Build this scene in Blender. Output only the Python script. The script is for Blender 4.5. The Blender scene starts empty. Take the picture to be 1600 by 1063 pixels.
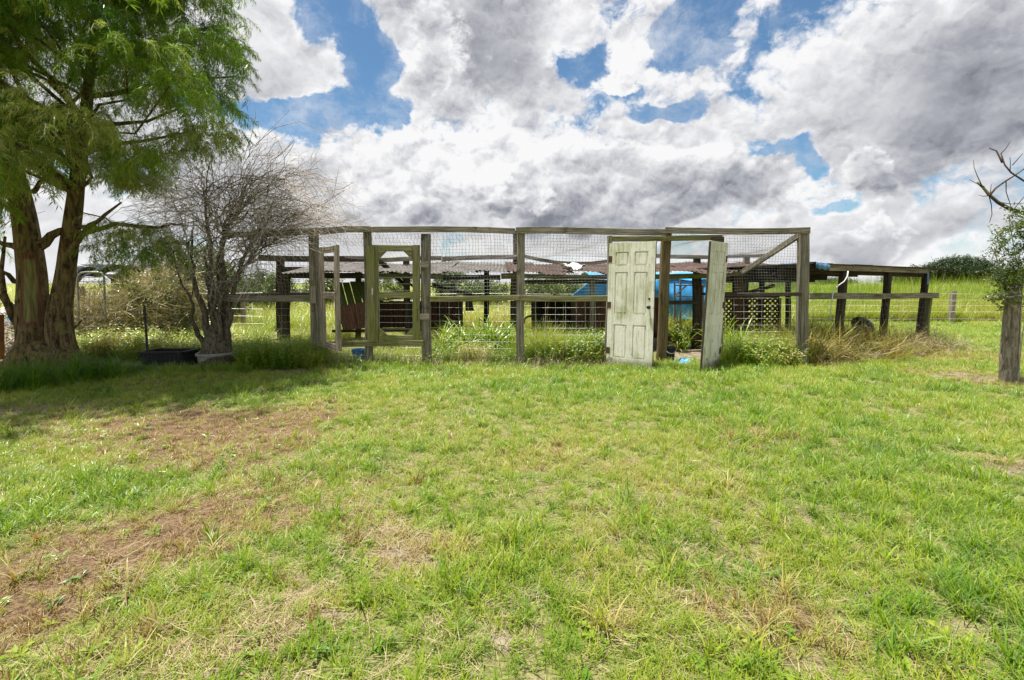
import bpy, math, random
import numpy as np
from mathutils import Vector, Matrix, Euler
random.seed(7)
rng = np.random.default_rng(11)
sc = bpy.context.scene
R = math.radians

# ------------------------------------------------------------------ camera
F_PX, HOR, PITCH, EYE = 760.0, 443.0, R(3.0), 1.35      # focal length and horizon row of the 1600 px wide photograph
CY = HOR + F_PX * math.tan(PITCH)
cam_d = bpy.data.cameras.new('camera')
cam_d.sensor_width = 36.0
cam_d.lens = F_PX / 1600 * 36
cam_d.shift_y = -(531.5 - CY) / 1600
cam_d.clip_end = 9000
cam_d.clip_start = 0.05
cam = bpy.data.objects.new('camera', cam_d)
cam.location = (0, 0, EYE)
cam.rotation_euler = (R(90) - PITCH, 0, 0)
sc.collection.objects.link(cam)
sc.camera = cam

def ray(px, py):
    u, v = (px - 800) / F_PX, -(py - CY) / F_PX
    return Vector((u, math.cos(PITCH) + v * math.sin(PITCH), v * math.cos(PITCH) - math.sin(PITCH)))

def P(px, py, Y):
    """point of the place seen at pixel (px, py) of the photograph, Y metres ahead"""
    d = ray(px, py)
    t = Y / d.y
    return Vector((d.x * t, Y, EYE + d.z * t))

def G(px, py, z=0.0):
    d = ray(px, py)
    t = (z - EYE) / d.z
    return Vector((d.x * t, d.y * t, z))

# ------------------------------------------------------------------ exposure, sun
sc.view_settings.view_transform = 'Standard'
sc.view_settings.look = 'None'
sc.view_settings.gamma = 1
sc.view_settings.use_curve_mapping = False
sc.view_settings.exposure = 0.85
SUN_EL, SUN_AZ = R(77), R(-100)           # azimuth from +Y towards +X: the sun stands high on the left
to_sun = Vector((math.cos(SUN_EL) * math.sin(SUN_AZ), math.cos(SUN_EL) * math.cos(SUN_AZ), math.sin(SUN_EL)))
sun_d = bpy.data.lights.new('sun', 'SUN')
sun_d.energy = 5.0
sun_d.angle = R(0.53)
sun_d.color = (1.0, 0.955, 0.87)
sun = bpy.data.objects.new('sun', sun_d)
sun.rotation_euler = to_sun.to_track_quat('Z', 'Y').to_euler()
sun.location = (0, 0, 30)
sc.collection.objects.link(sun)

# ------------------------------------------------------------------ node helper
class NT:
    def __init__(s, tree):
        s.t = tree
    def n(s, typ, **kw):
        nd = s.t.nodes.new(typ)
        for k, v in kw.items():
            setattr(nd, k, v)
        return nd
    def put(s, sock, v):
        if isinstance(v, bpy.types.NodeSocket):
            s.t.links.new(v, sock)
        else:
            sock.default_value = v
    def math(s, op, a, b=0.0, c=None, clamp=False):
        nd = s.n('ShaderNodeMath', operation=op, use_clamp=clamp)
        s.put(nd.inputs[0], a); s.put(nd.inputs[1], b)
        if c is not None:
            s.put(nd.inputs[2], c)
        return nd.outputs[0]
    def vmath(s, op, a, b=(0, 0, 0), scale=None):
        nd = s.n('ShaderNodeVectorMath', operation=op)
        s.put(nd.inputs[0], a)
        if op == 'SCALE':
            s.put(nd.inputs['Scale'], scale)
        else:
            s.put(nd.inputs[1], b)
        return nd.outputs['Value'] if op in ('DOT_PRODUCT', 'LENGTH', 'DISTANCE') else nd.outputs[0]
    def noise(s, vec, scale, detail=4, rough=0.5, dist=0.0):
        nd = s.n('ShaderNodeTexNoise')
        s.put(nd.inputs['Vector'], vec)
        nd.inputs['Scale'].default_value = scale
        nd.inputs['Detail'].default_value = detail
        nd.inputs['Roughness'].default_value = rough
        nd.inputs['Distortion'].default_value = dist
        return nd
    def smooth(s, v, a, b, lo=0.0, hi=1.0):
        nd = s.n('ShaderNodeMapRange', interpolation_type='SMOOTHSTEP')
        s.put(nd.inputs['Value'], v)
        for k, q in (('From Min', a), ('From Max', b), ('To Min', lo), ('To Max', hi)):
            s.put(nd.inputs[k], q)
        return nd.outputs['Result']
    def ramp(s, v, stops):
        nd = s.n('ShaderNodeValToRGB')
        s.put(nd.inputs[0], v)
        el = nd.color_ramp.elements
        while len(el) < len(stops):
            el.new(0.5)
        for e, (p, c) in zip(el, stops):
            e.position = p
            e.color = (*c, 1) if len(c) == 3 else c
        return nd.outputs[0]
    def mix(s, f, a, b, blend='MIX'):
        nd = s.n('ShaderNodeMix', data_type='RGBA', blend_type=blend)
        s.put(nd.inputs[0], f)
        s.put(nd.inputs[6], a if isinstance(a, bpy.types.NodeSocket) else (*a, 1)[:4])
        s.put(nd.inputs[7], b if isinstance(b, bpy.types.NodeSocket) else (*b, 1)[:4])
        return nd.outputs[2]

# ------------------------------------------------------------------ world: Nishita sky with a deck of cumulus
world = bpy.data.worlds.new('World')
sc.world = world
world.use_nodes = True
world.cycles.sampling_method = 'MANUAL'
world.cycles.sample_map_resolution = 512
wt = world.node_tree
wt.nodes.clear()
W = NT(wt)
sky = W.n('ShaderNodeTexSky', sky_type='NISHITA')
sky.sun_disc = False
sky.sun_elevation = SUN_EL
sky.sun_rotation = SUN_AZ
sky.air_density = 1.0
sky.dust_density = 0.6
sky.ozone_density = 1.6
bg_sky = W.n('ShaderNodeBackground')
bg_sky.inputs['Strength'].default_value = 0.068
skc = W.mix(1.0, sky.outputs[0], (0.74, 0.98, 1.06), 'MULTIPLY')
wt.links.new(skc, bg_sky.inputs['Color'])

d = W.n('ShaderNodeTexCoord').outputs['Generated']
sep = W.n('ShaderNodeSeparateXYZ'); W.put(sep.inputs[0], d)
az = W.math('ARCTAN2', sep.outputs[0], sep.outputs[1])
el = W.math('ARCSINE', sep.outputs[2])
comb = W.n('ShaderNodeCombineXYZ'); W.put(comb.inputs[0], az); W.put(comb.inputs[1], el)
# cumulus get flatter and smaller towards the horizon: stretch the vertical a little
dz = W.vmath('MULTIPLY', d, (1.0, 1.0, 1.2))
w1 = W.noise(dz, 5.0, 3, 0.5).outputs['Color']
w2 = W.noise(dz, 17.0, 4, 0.6).outputs['Color']
warp = W.vmath('ADD', W.vmath('SCALE', W.vmath('SUBTRACT', w1, (0.5, 0.5, 0.5)), scale=0.16),
               W.vmath('SCALE', W.vmath('SUBTRACT', w2, (0.5, 0.5, 0.5)), scale=0.055))
ae = W.vmath('MULTIPLY', W.vmath('ADD', comb.outputs[0], warp), (1, 1, 0))

def angles(px, py):
    v = ray(px, py)
    return math.atan2(v.x, v.y), math.atan2(v.z, math.hypot(v.x, v.y))

def blob_field(blobs, start, vec):
    acc = start
    for (px, py, rx, ry, wgt) in blobs:
        a, e = angles(px, py)
        ra = abs(angles(px + rx, py)[0] - angles(px - rx, py)[0]) / 2
        re = abs(angles(px, py + ry)[1] - angles(px, py - ry)[1]) / 2
        m = W.n('ShaderNodeMapping', vector_type='TEXTURE')
        W.put(m.inputs['Vector'], vec)
        m.inputs['Location'].default_value = (a, e, 0)
        m.inputs['Scale'].default_value = (ra, re, 1)
        g = W.n('ShaderNodeTexGradient', gradient_type='SPHERICAL')
        W.put(g.inputs[0], m.outputs[0])
        acc = W.math('MULTIPLY_ADD', g.outputs['Fac'], wgt, acc)
    return acc

def billow(vec):
    big = W.noise(vec, 2.6, 10, 0.56).outputs['Fac']
    vo = W.n('ShaderNodeTexVoronoi', feature='F1')
    W.put(vo.inputs['Vector'], vec)
    vo.inputs['Scale'].default_value = 5.5
    vo.inputs['Detail'].default_value = 3.5
    vo.inputs['Roughness'].default_value = 0.55
    return big, vo.outputs['Distance']

wv = W.vmath('ADD', dz, W.vmath('SCALE', W.vmath('SUBTRACT', w2, (0.5, 0.5, 0.5)), scale=0.05))
nb, nv = billow(wv)
off = Vector((-0.010, 0.0, 0.034))
nb2, nv2 = billow(W.vmath('ADD', wv, tuple(off)))
puff = W.math('ADD', W.math('MULTIPLY', W.math('SUBTRACT', nb, 0.5), 1.5), W.math('MULTIPLY', W.math('SUBTRACT', 0.45, nv), 0.55))
# where clouds are (positive) and where blue shows through (negative)
COVER = [(530, 25, 75, 55, -1.0), (575, 85, 48, 75, -1.1), (600, 185, 45, 42, -1.0), (470, 183, 130, 38, -1.1),
         (925, 98, 60, 50, -0.95), (1092, 50, 75, 85, -1.15), (1050, 180, 60, 28, -0.9), (1000, 135, 45, 30, -0.5),
         (1215, 238, 90, 32, -1.0), (1262, 268, 36, 34, -1.0), (1305, 322, 60, 20, -0.9), (540, 175, 60, 30, -0.5),
         (400, 80, 200, 120, 0.8), (760, 90, 230, 160, 0.7), (1000, 60, 60, 70, 0.45), (650, 300, 500, 120, 0.6),
         (1000, 280, 330, 110, 0.6), (1450, 130, 330, 190, 0.9), (1360, 265, 130, 80, 0.5), (1420, 350, 200, 70, 0.5), (90, 120, 260, 200, 0.25)]
fine = W.noise(wv, 9.0, 9, 0.70).outputs['Fac']
fine2 = W.noise(W.vmath('ADD', wv, tuple(off * 0.45)), 9.0, 9, 0.70).outputs['Fac']
vo2 = W.n('ShaderNodeTexVoronoi', feature='F1')
W.put(vo2.inputs['Vector'], wv)
vo2.inputs['Scale'].default_value = 19.0
vo2.inputs['Detail'].default_value = 3.0
vo2.inputs['Roughness'].default_value = 0.6
nv3 = vo2.outputs['Distance']
edge = W.math('ADD', W.math('MULTIPLY', puff, 0.75), W.math('ADD', W.math('MULTIPLY', W.math('SUBTRACT', fine, 0.5), 1.25), W.math('MULTIPLY', W.math('SUBTRACT', 0.42, nv3), 0.28)))
dens = W.math('ADD', blob_field(COVER, 0.66, ae), edge)
mask = W.math('MAXIMUM', W.smooth(dens, -0.06, 0.30), W.smooth(el, 0.11, 0.015))      # the deck closes up towards the horizon
vo3 = W.n('ShaderNodeTexVoronoi', feature='F1')
W.put(vo3.inputs['Vector'], W.vmath('ADD', wv, tuple(off * 0.32)))
for k_, q_ in (('Scale', 19.0), ('Detail', 3.0), ('Roughness', 0.6)):
    vo3.inputs[k_].default_value = q_
relief = W.math('ADD', W.math('MULTIPLY', W.math('SUBTRACT', nb, nb2), 0.7), W.math('MULTIPLY', W.math('SUBTRACT', nv2, nv), 0.95))
relief = W.math('ADD', relief, W.math('MULTIPLY', W.math('SUBTRACT', vo3.outputs['Distance'], nv3), 0.50))
relief = W.math('ADD', relief, W.math('MULTIPLY', W.math('SUBTRACT', fine, fine2), 0.45))
# tone of the far deck: bright rims, grey thick bases
TONE = [(760, 85, 170, 120, -0.50), (810, 130, 130, 60, -0.30), (1560, 120, 260, 190, -0.70), (1560, 240, 260, 90, -0.30),
        (1500, 372, 260, 45, -0.34), (1250, 190, 220, 60, -0.14), (1080, 250, 120, 40, -0.1), (430, 60, 140, 90, 0.16), (430, 120, 140, 40, -0.16),
        (650, 60, 60, 90, 0.25), (1000, 80, 70, 80, 0.25), (1170, 100, 120, 90, 0.14), (1480, 404, 220, 16, 0.5), (900, 395, 700, 26, 0.2)]
CL = 1 / 2 ** sc.view_settings.exposure
def cloud_colour(t):
    return W.ramp(t, [(0.0, tuple(CL * k for k in (0.22, 0.235, 0.275))), (0.33, tuple(CL * k for k in (0.43, 0.442, 0.485))),
                      (0.66, tuple(CL * k for k in (0.69, 0.695, 0.725))), (1.0, tuple(CL * k for k in (0.95, 0.95, 0.96)))])
wisp = W.math('MULTIPLY', W.smooth(W.math('ADD', W.math('MULTIPLY', fine, 0.6), W.math('MULTIPLY', nb, 0.55)), 0.50, 0.74), 0.55)      # thin veils in the gaps
mask = W.math('MAXIMUM', mask, wisp)
relief = W.math('MULTIPLY', relief, W.smooth(el, 0.02, 0.16, 0.35, 1.0))
tone = W.math('ADD', blob_field(TONE, 0.66, ae), W.math('MULTIPLY', relief, W.smooth(dens, 0.15, 0.95, 1.05, 0.38)))
tone = W.math('ADD', tone, W.math('MULTIPLY', W.math('SUBTRACT', nb, 0.5), -0.15))
tone = W.math('ADD', tone, W.smooth(dens, 0.05, 0.65, 0.30, 0.0))
ccol = cloud_colour(W.math('MULTIPLY_ADD', tone, 0.84, 0.125))
# nearer heaps of cumulus in front of the deck: (blobs, centre row, half height, base tone, gradient)
HEAPS = [([(690, 60, 130, 130, 0.9), (650, 130, 110, 70, 0.6), (830, 120, 90, 70, 0.3)], 90, 150, 0.56, 0.30),
         ([(985, 85, 85, 85, 1.0), (960, 140, 90, 40, 0.6)], 95, 90, 0.88, 0.2),
         ([(470, 262, 80, 75, 0.9), (560, 270, 120, 90, 0.8), (700, 240, 160, 130, 0.9), (860, 265, 170, 110, 0.9), (1000, 265, 160, 105, 0.9),
           (1120, 290, 120, 80, 0.9), (1210, 310, 90, 65, 0.9), (600, 340, 200, 40, 0.5), (900, 335, 330, 40, 0.8)], 268, 80, 0.66, 0.36),
         ([(750, 290, 90, 55, 0.85), (850, 315, 130, 35, 0.5)], 285, 50, 0.70, 0.36),
         ([(1345, 262, 95, 75, 1.0), (1400, 290, 110, 55, 0.7)], 262, 70, 0.70, 0.30),
         ([(1335, 372, 80, 45, 0.8), (1400, 362, 80, 45, 0.95), (1290, 388, 110, 32, 0.7)], 368, 40, 0.74, 0.3)]
for (bl, rowc, hh, t0, gr) in HEAPS:
    dn = W.math('ADD', blob_field(bl, -0.20, ae), W.math('MULTIPLY', edge, 0.62))
    mk = W.smooth(dn, -0.02, 0.15)
    e0 = angles(800, rowc)[1]; e1 = angles(800, rowc - hh)[1]
    g = W.math('MULTIPLY', W.math('SUBTRACT', el, e0), gr / (e1 - e0))
    t = W.math('ADD', W.math('ADD', g, t0), W.math('MULTIPLY', relief, W.smooth(dn, 0.0, 0.8, 1.15, 0.6)))
    t = W.math('ADD', t, W.smooth(dn, 0.02, 0.50, 0.32, -0.02))
    ccol = W.mix(mk, ccol, cloud_colour(t))
    mask = W.math('MAXIMUM', mask, mk)
bg_c = W.n('ShaderNodeBackground')
W.put(bg_c.inputs['Color'], ccol)
bg_c.inputs['Strength'].default_value = 1.0
mx = W.n('ShaderNodeMixShader')
W.put(mx.inputs[0], mask)
wt.links.new(bg_sky.outputs[0], mx.inputs[1])
wt.links.new(bg_c.outputs[0], mx.inputs[2])
wo = W.n('ShaderNodeOutputWorld')
wt.links.new(mx.outputs[0], wo.inputs['Surface'])

# ------------------------------------------------------------------ object helpers
ROOT = sc.collection
WL = {}                                         # world position of every object's own origin (no parent is ever rotated)

def tag(o, label=None, cat=None, group=None, kind=None):
    if label: o['label'] = label
    if cat: o['category'] = cat
    if group: o['group'] = group
    if kind: o['kind'] = kind
    return o

def link(o, parent=None, loc=(0, 0, 0)):
    ROOT.objects.link(o)
    loc = Vector(loc)
    WL[o.name] = loc
    if parent is not None:
        o.parent = parent
        o.location = loc - WL[parent.name]
    else:
        o.location = loc
    return o

def empty(name, loc, label, cat, group=None):
    o = bpy.data.objects.new(name, None)
    o.empty_display_size = 0.2
    link(o, None, loc)
    return tag(o, label, cat, group)

class MB:
    """collects vertices and faces in world coordinates"""
    def __init__(s):
        s.v, s.f, s.uv, s.mi = [], [], [], []
        s.col = []
    def add(s, vs, fs, uvs=None, mi=0):
        b = len(s.v)
        s.v.extend(vs)
        for k, f in enumerate(fs):
            s.f.append(tuple(b + i for i in f))
            s.uv.append(uvs[k] if uvs else [(0.0, 0.0)] * len(f))
            s.mi.append(mi)
    def beam(s, p0, p1, w, h, up=(0, 0, 1), seg=None, wob=0.0, bev=0.12, sag=0.0, cap_jit=0.0, seed=None):
        """a sawn timber from p0 to p1: w across, h along up; softened edges and a slight warp"""
        rr = random.Random(seed if seed is not None else len(s.v) * 7 + int(abs(p0[0]) * 1000))
        p0, p1 = Vector(p0), Vector(p1)
        ax = p1 - p0
        L = ax.length
        ax.normalize()
        up = Vector(up)
        side = ax.cross(up)
        if side.length < 1e-4:
            side = ax.cross(Vector((0, 1, 0)))
        side.normalize()
        upv = side.cross(ax).normalized()
        seg = seg or max(1, int(L / 0.35))
        b = bev * min(w, h)
        cs = [(-w / 2 + b, -h / 2), (w / 2 - b, -h / 2), (w / 2, -h / 2 + b), (w / 2, h / 2 - b),
              (w / 2 - b, h / 2), (-w / 2 + b, h / 2), (-w / 2, h / 2 - b), (-w / 2, -h / 2 + b)]
        per = [0]
        for i in range(8):
            a, c = cs[i], cs[(i + 1) % 8]
            per.append(per[-1] + math.hypot(a[0] - c[0], a[1] - c[1]))
        u0 = rr.random() * 20
        ph = rr.random() * 6.28
        vs = []
        for k in range(seg + 1):
            t = k / seg
            c = p0 + ax * (L * t) - upv * (sag * 4 * t * (1 - t))
            c = c + side * (wob * math.sin(ph + 5.1 * t)) + upv * (wob * math.sin(ph * 2 + 4.3 * t))
            for (x, y) in cs:
                j = 1 + rr.uniform(-1, 1) * 0.03
                vs.append(tuple(c + side * x * j + upv * y * j))
        fs, uv = [], []
        for k in range(seg):
            for i in range(8):
                j = (i + 1) % 8
                fs.append((k * 8 + i, k * 8 + j, (k + 1) * 8 + j, (k + 1) * 8 + i))
                a0, a1 = L * k / seg + u0, L * (k + 1) / seg + u0
                uv.append([(a0, per[i]), (a0, per[i + 1]), (a1, per[i + 1]), (a1, per[i])])
        fs.append(tuple(range(7, -1, -1)))
        uv.append([(u0 + q[0] * 0.3, q[1]) for q in reversed(cs)])
        fs.append(tuple(seg * 8 + i for i in range(8)))
        uv.append([(u0 + q[0] * 0.3, q[1]) for q in cs])
        s.add(vs, fs, uv)
        return s
    def tube(s, pts, rad, n=6, cap=True, squash=None):
        pts = [Vector(p) for p in pts]
        m = len(pts)
        if not hasattr(rad, '__len__'):
            rad = [rad] * m
        ref = Vector((0, 0, 1))
        t0 = (pts[1] - pts[0]).normalized()
        if abs(t0.dot(ref)) > 0.9:
            ref = Vector((1, 0, 0))
        a = t0.cross(ref).normalized()
        vs, dist = [], [0.0]
        for k in range(m):
            t = (pts[min(k + 1, m - 1)] - pts[max(k - 1, 0)])
            if t.length < 1e-9: t = Vector((0, 0, 1))
            t.normalize()
            a = (a - t * a.dot(t))
            if a.length < 1e-6: a = t.orthogonal()
            a.normalize()
            b = t.cross(a)
            for i in range(n):
                q = 2 * math.pi * i / n
                vs.append(tuple(pts[k] + (a * math.cos(q) + b * math.sin(q)) * rad[k]))
            if k: dist.append(dist[-1] + (pts[k] - pts[k - 1]).length)
        fs, uv = [], []
        for k in range(m - 1):
            for i in range(n):
                j = (i + 1) % n
                fs.append((k * n + i, k * n + j, (k + 1) * n + j, (k + 1) * n + i))
                c = rad[0] * 6.28
                uv.append([(dist[k], i / n * c), (dist[k], (i + 1) / n * c), (dist[k + 1], (i + 1) / n * c), (dist[k + 1], i / n * c)])
        if cap and n > 2:
            fs.append(tuple(range(n - 1, -1, -1))); uv.append([(0, 0)] * n)
            fs.append(tuple((m - 1) * n + i for i in range(n))); uv.append([(0, 0)] * n)
        s.add(vs, fs, uv)
        return s
    def lathe(s, c, prof, n=24, squash=(1, 1), jit=0.0, close=False):
        c = Vector(c)
        vs = []
        for (r, z) in prof:
            for i in range(n):
                q = 2 * math.pi * i / n
                w = 1 + jit * math.sin(3 * q + 1) * 0.5
                vs.append((c.x + r * w * math.cos(q) * squash[0], c.y + r * w * math.sin(q) * squash[1], c.z + z))
        fs = []
        for k in range(len(prof) - 1):
            for i in range(n):
                j = (i + 1) % n
                fs.append((k * n + i, k * n + j, (k + 1) * n + j, (k + 1) * n + i))
        if close:
            fs.append(tuple(range(n - 1, -1, -1)))
            fs.append(tuple((len(prof) - 1) * n + i for i in range(n)))
        s.add(vs, fs)
        return s
    def grid(s, fn, nu, nv, thick=None):
        """a sheet fn(u, v) -> point, u and v in 0..1"""
        vs = [tuple(fn(i / nu, j / nv)) for j in range(nv + 1) for i in range(nu + 1)]
        fs, uv = [], []
        for j in range(nv):
            for i in range(nu):
                a = j * (nu + 1) + i
                fs.append((a, a + 1, a + nu + 2, a + nu + 1))
                uv.append([(i / nu, j / nv), ((i + 1) / nu, j / nv), ((i + 1) / nu, (j + 1) / nv), (i / nu, (j + 1) / nv)])
        s.add(vs, fs, uv)
        return s
    def build(s, name, mat, parent=None, smooth=False, origin=None, thick=None, label=None, kind=None):
        me = bpy.data.meshes.new(name)
        V = np.array(s.v, dtype=np.float64)
        c = Vector(origin) if origin is not None else Vector(V.mean(axis=0)) if len(V) < 200000 else Vector((0, 0, 0))
        if origin is None:
            c.z = float(V[:, 2].min())
        V = V - np.array(c)
        me.from_pydata(V.tolist(), [], s.f)
        uvl = me.uv_layers.new(name='UVMap')
        flat = [q for poly in s.uv for q in poly]
        uvl.data.foreach_set('uv', np.array(flat, dtype=np.float32).ravel())
        mats = mat if isinstance(mat, (list, tuple)) else [mat]
        for m in mats: me.materials.append(m)
        if len(mats) > 1:
            me.polygons.foreach_set('material_index', np.array(s.mi, dtype=np.int32))
        if smooth:
            me.polygons.foreach_set('use_smooth', np.ones(len(s.f), dtype=bool))
        me.update()
        o = bpy.data.objects.new(name, me)
        link(o, parent, c)
        if thick:
            md = o.modifiers.new('thickness', 'SOLIDIFY'); md.thickness = thick; md.offset = 0
        if label: o['label'] = label
        if kind: o['kind'] = kind
        return o

def copy_tree(o, parent=None, loc=None):
    c = o.copy()
    ROOT.objects.link(c)
    WL[c.name] = Vector(loc) if loc is not None else WL[o.name].copy()
    if parent is not None:
        c.parent = parent
    if loc is not None:
        c.location = loc
    for ch in o.children:
        copy_tree(ch, c)
    return c

# ------------------------------------------------------------------ value noise
_perm = rng.random((256, 256))
def vnoise(x, y):
    xi, yi = np.floor(x).astype(int), np.floor(y).astype(int)
    fx, fy = x - xi, y - yi
    fx, fy = fx * fx * (3 - 2 * fx), fy * fy * (3 - 2 * fy)
    a = _perm[xi & 255, yi & 255]; b = _perm[(xi + 1) & 255, yi & 255]
    c = _perm[xi & 255, (yi + 1) & 255]; e = _perm[(xi + 1) & 255, (yi + 1) & 255]
    return (a * (1 - fx) + b * fx) * (1 - fy) + (c * (1 - fx) + e * fx) * fy
def fbm(x, y, s, o=4):
    x, y = np.asarray(x, float), np.asarray(y, float)
    t, a, n = 0.0, 0.5, 0.0
    for k in range(o):
        t = t + a * vnoise(x * s + 17.3 * k, y * s + 5.1 * k); n += a
        s *= 2.03; a *= 0.5
    return t / n

# ------------------------------------------------------------------ materials
MATS = {}
def new_mat(name):
    m = bpy.data.materials.new(name)
    m.use_nodes = True
    m.node_tree.nodes.clear()
    n = NT(m.node_tree)
    out = n.n('ShaderNodeOutputMaterial')
    return m, n, out

def principled(n, out, col, rough=0.8, bump=None, bump_d=0.01, metal=0.0, spec=0.3, bump_s=1.0):
    p = n.n('ShaderNodeBsdfPrincipled')
    n.put(p.inputs['Base Color'], col if isinstance(col, bpy.types.NodeSocket) else (*col, 1))
    n.put(p.inputs['Roughness'], rough)
    n.put(p.inputs['Metallic'], metal)
    p.inputs['Specular IOR Level'].default_value = spec
    if bump is not None:
        b = n.n('ShaderNodeBump')
        b.inputs['Distance'].default_value = bump_d
        b.inputs['Strength'].default_value = bump_s
        n.put(b.inputs['Height'], bump)
        n.t.links.new(b.outputs[0], p.inputs['Normal'])
    n.t.links.new(p.outputs[0], out.inputs['Surface'])
    return p

def coords(n):
    g = n.n('ShaderNodeNewGeometry')
    uv = n.n('ShaderNodeUVMap')
    oi = n.n('ShaderNodeObjectInfo')
    return g.outputs['Position'], uv.outputs[0], oi.outputs['Random']

def wood_mat(name, dark, light, moss=(0.13, 0.145, 0.045), moss_amt=0.4, stain=0.5):
    """grey weathered timber: grain along the length (UV x), algae and black stains in patches"""
    m, n, out = new_mat(name)
    pos, uv, rnd = coords(n)
    st = n.vmath('MULTIPLY', uv, (1.6, 34.0, 1))
    st = n.vmath('ADD', st, n.vmath('SCALE', (37.0, 11.0, 5.0), scale=rnd))
    grain = n.noise(st, 1.6, 6, 0.62, 0.25).outputs['Fac']
    crack = n.noise(n.vmath('MULTIPLY', st, (0.7, 1.7, 1)), 2.1, 3, 0.5).outputs['Fac']
    base = n.mix(n.smooth(grain, 0.33, 0.68), dark, light)
    base = n.mix(n.smooth(rnd, 0, 1, 0.0, 0.22), base, tuple(0.55 * (a + b) * 0.5 for a, b in zip(dark, light)))
    mo = n.noise(pos, 2.3, 6, 0.66).outputs['Fac']
    mf = n.noise(pos, 38.0, 4, 0.7).outputs['Fac']
    mm = n.smooth(n.math('ADD', mo, n.math('MULTIPLY', n.math('SUBTRACT', mf, 0.5), 0.35)), 0.62 - 0.30 * moss_amt, 0.78 - 0.24 * moss_amt)
    base = n.mix(n.math('MULTIPLY', mm, 0.85), base, moss)
    sn = n.noise(n.vmath('ADD', pos, (7, 3, 9)), 3.1, 5, 0.68).outputs['Fac']
    base = n.mix(n.smooth(sn, 0.66 - 0.16 * stain, 0.80 - 0.12 * stain, 0, 0.85), base, (0.022, 0.019, 0.015))
    ck = n.smooth(crack, 0.60, 0.70)
    base = n.mix(n.math('MULTIPLY', ck, 0.75), base, (0.016, 0.013, 0.010))
    li = n.smooth(n.noise(pos, 55, 2, 0.5).outputs['Fac'], 0.66, 0.72)
    base = n.mix(n.math('MULTIPLY', li, 0.35), base, (0.34, 0.35, 0.28))
    h = n.math('SUBTRACT', n.math('MULTIPLY', grain, 0.6), ck)
    principled(n, out, base, 0.92, h, 0.006, spec=0.15)
    MATS[name] = m
    return m

def plain_mat(name, col, rough=0.6, metal=0.0, var=0.25, scale=9.0, dirt=(0.06, 0.05, 0.04), dirt_amt=0.3, bump=0.0, spec=0.3):
    m, n, out = new_mat(name)
    pos, uv, rnd = coords(n)
    a = n.noise(pos, scale, 6, 0.6).outputs['Fac']
    base = n.mix(n.smooth(a, 0.3, 0.7), tuple(c * (1 - var) for c in col), tuple(min(1, c * (1 + var)) for c in col))
    b = n.noise(n.vmath('ADD', pos, (3, 8, 1)), scale * 0.45, 7, 0.7).outputs['Fac']
    base = n.mix(n.smooth(b, 0.66 - 0.2 * dirt_amt, 0.82 - 0.2 * dirt_amt, 0, 0.9), base, dirt)
    principled(n, out, base, rough, a if bump else None, bump, metal, spec)
    MATS[name] = m
    return m

def leaf_mat(name, stops, var=0.35, trans=0.45, gloss=0.12, rough=0.45, tfac=(1.15, 1.25, 0.55)):
    """thin leaf or blade: tone of its clump (instancer) plus its own (vertex) picks a colour; lets light through"""
    m, n, out = new_mat(name)
    at = n.n('ShaderNodeAttribute', attribute_type='INSTANCER', attribute_name='tone')
    bv = n.n('ShaderNodeAttribute', attribute_type='GEOMETRY', attribute_name='bv')
    at2 = n.n('ShaderNodeAttribute', attribute_type='GEOMETRY', attribute_name='tone')      # same value when the clumps are real mesh
    t = n.math('ADD', n.math('ADD', at.outputs['Fac'], at2.outputs['Fac']), n.math('MULTIPLY', n.math('SUBTRACT', bv.outputs['Fac'], 0.5), var), clamp=True)
    col = n.ramp(t, stops)
    df = n.n('ShaderNodeBsdfDiffuse'); n.put(df.inputs[0], col)
    tr = n.n('ShaderNodeBsdfTranslucent')
    n.put(tr.inputs[0], n.mix(1.0, col, tfac, 'MULTIPLY'))
    mx = n.n('ShaderNodeMixShader'); mx.inputs[0].default_value = trans
    n.t.links.new(df.outputs[0], mx.inputs[1]); n.t.links.new(tr.outputs[0], mx.inputs[2])
    gl = n.n('ShaderNodeBsdfGlossy'); gl.inputs['Roughness'].default_value = rough
    n.put(gl.inputs[0], (0.9, 0.95, 0.9, 1))
    fr = n.n('ShaderNodeFresnel'); fr.inputs[0].default_value = 1.4
    m2 = n.n('ShaderNodeMixShader'); n.put(m2.inputs[0], n.math('ADD', n.math('MULTIPLY', fr.outputs[0], gloss), 0.0))
    n.t.links.new(mx.outputs[0], m2.inputs[1]); n.t.links.new(gl.outputs[0], m2.inputs[2])
    n.t.links.new(m2.outputs[0], out.inputs['Surface'])
    MATS[name] = m
    return m

M = MATS
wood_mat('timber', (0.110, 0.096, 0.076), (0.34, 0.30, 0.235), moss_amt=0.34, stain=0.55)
wood_mat('timber_green', (0.12, 0.105, 0.055), (0.31, 0.28, 0.16), moss=(0.175, 0.185, 0.055), moss_amt=0.85, stain=0.35)
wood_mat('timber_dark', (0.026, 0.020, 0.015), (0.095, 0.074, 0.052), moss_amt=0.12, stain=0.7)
wood_mat('timber_brown', (0.12, 0.085, 0.04), (0.29, 0.215, 0.115), moss=(0.10, 0.095, 0.02), moss_amt=0.35, stain=0.3)
wood_mat('timber_grey', (0.18, 0.145, 0.11), (0.42, 0.36, 0.285), moss_amt=0.18, stain=0.35)
wood_mat('timber_red', (0.055, 0.027, 0.018), (0.165, 0.085, 0.056), moss_amt=0.05, stain=0.6)
wood_mat('board_green', (0.07, 0.09, 0.03), (0.16, 0.19, 0.07), moss=(0.08, 0.11, 0.022), moss_amt=0.9, stain=0.3)
plain_mat('galvanized_wire', (0.22, 0.22, 0.21), 0.5, 0.6, dirt=(0.10, 0.055, 0.03), dirt_amt=0.45)
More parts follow.
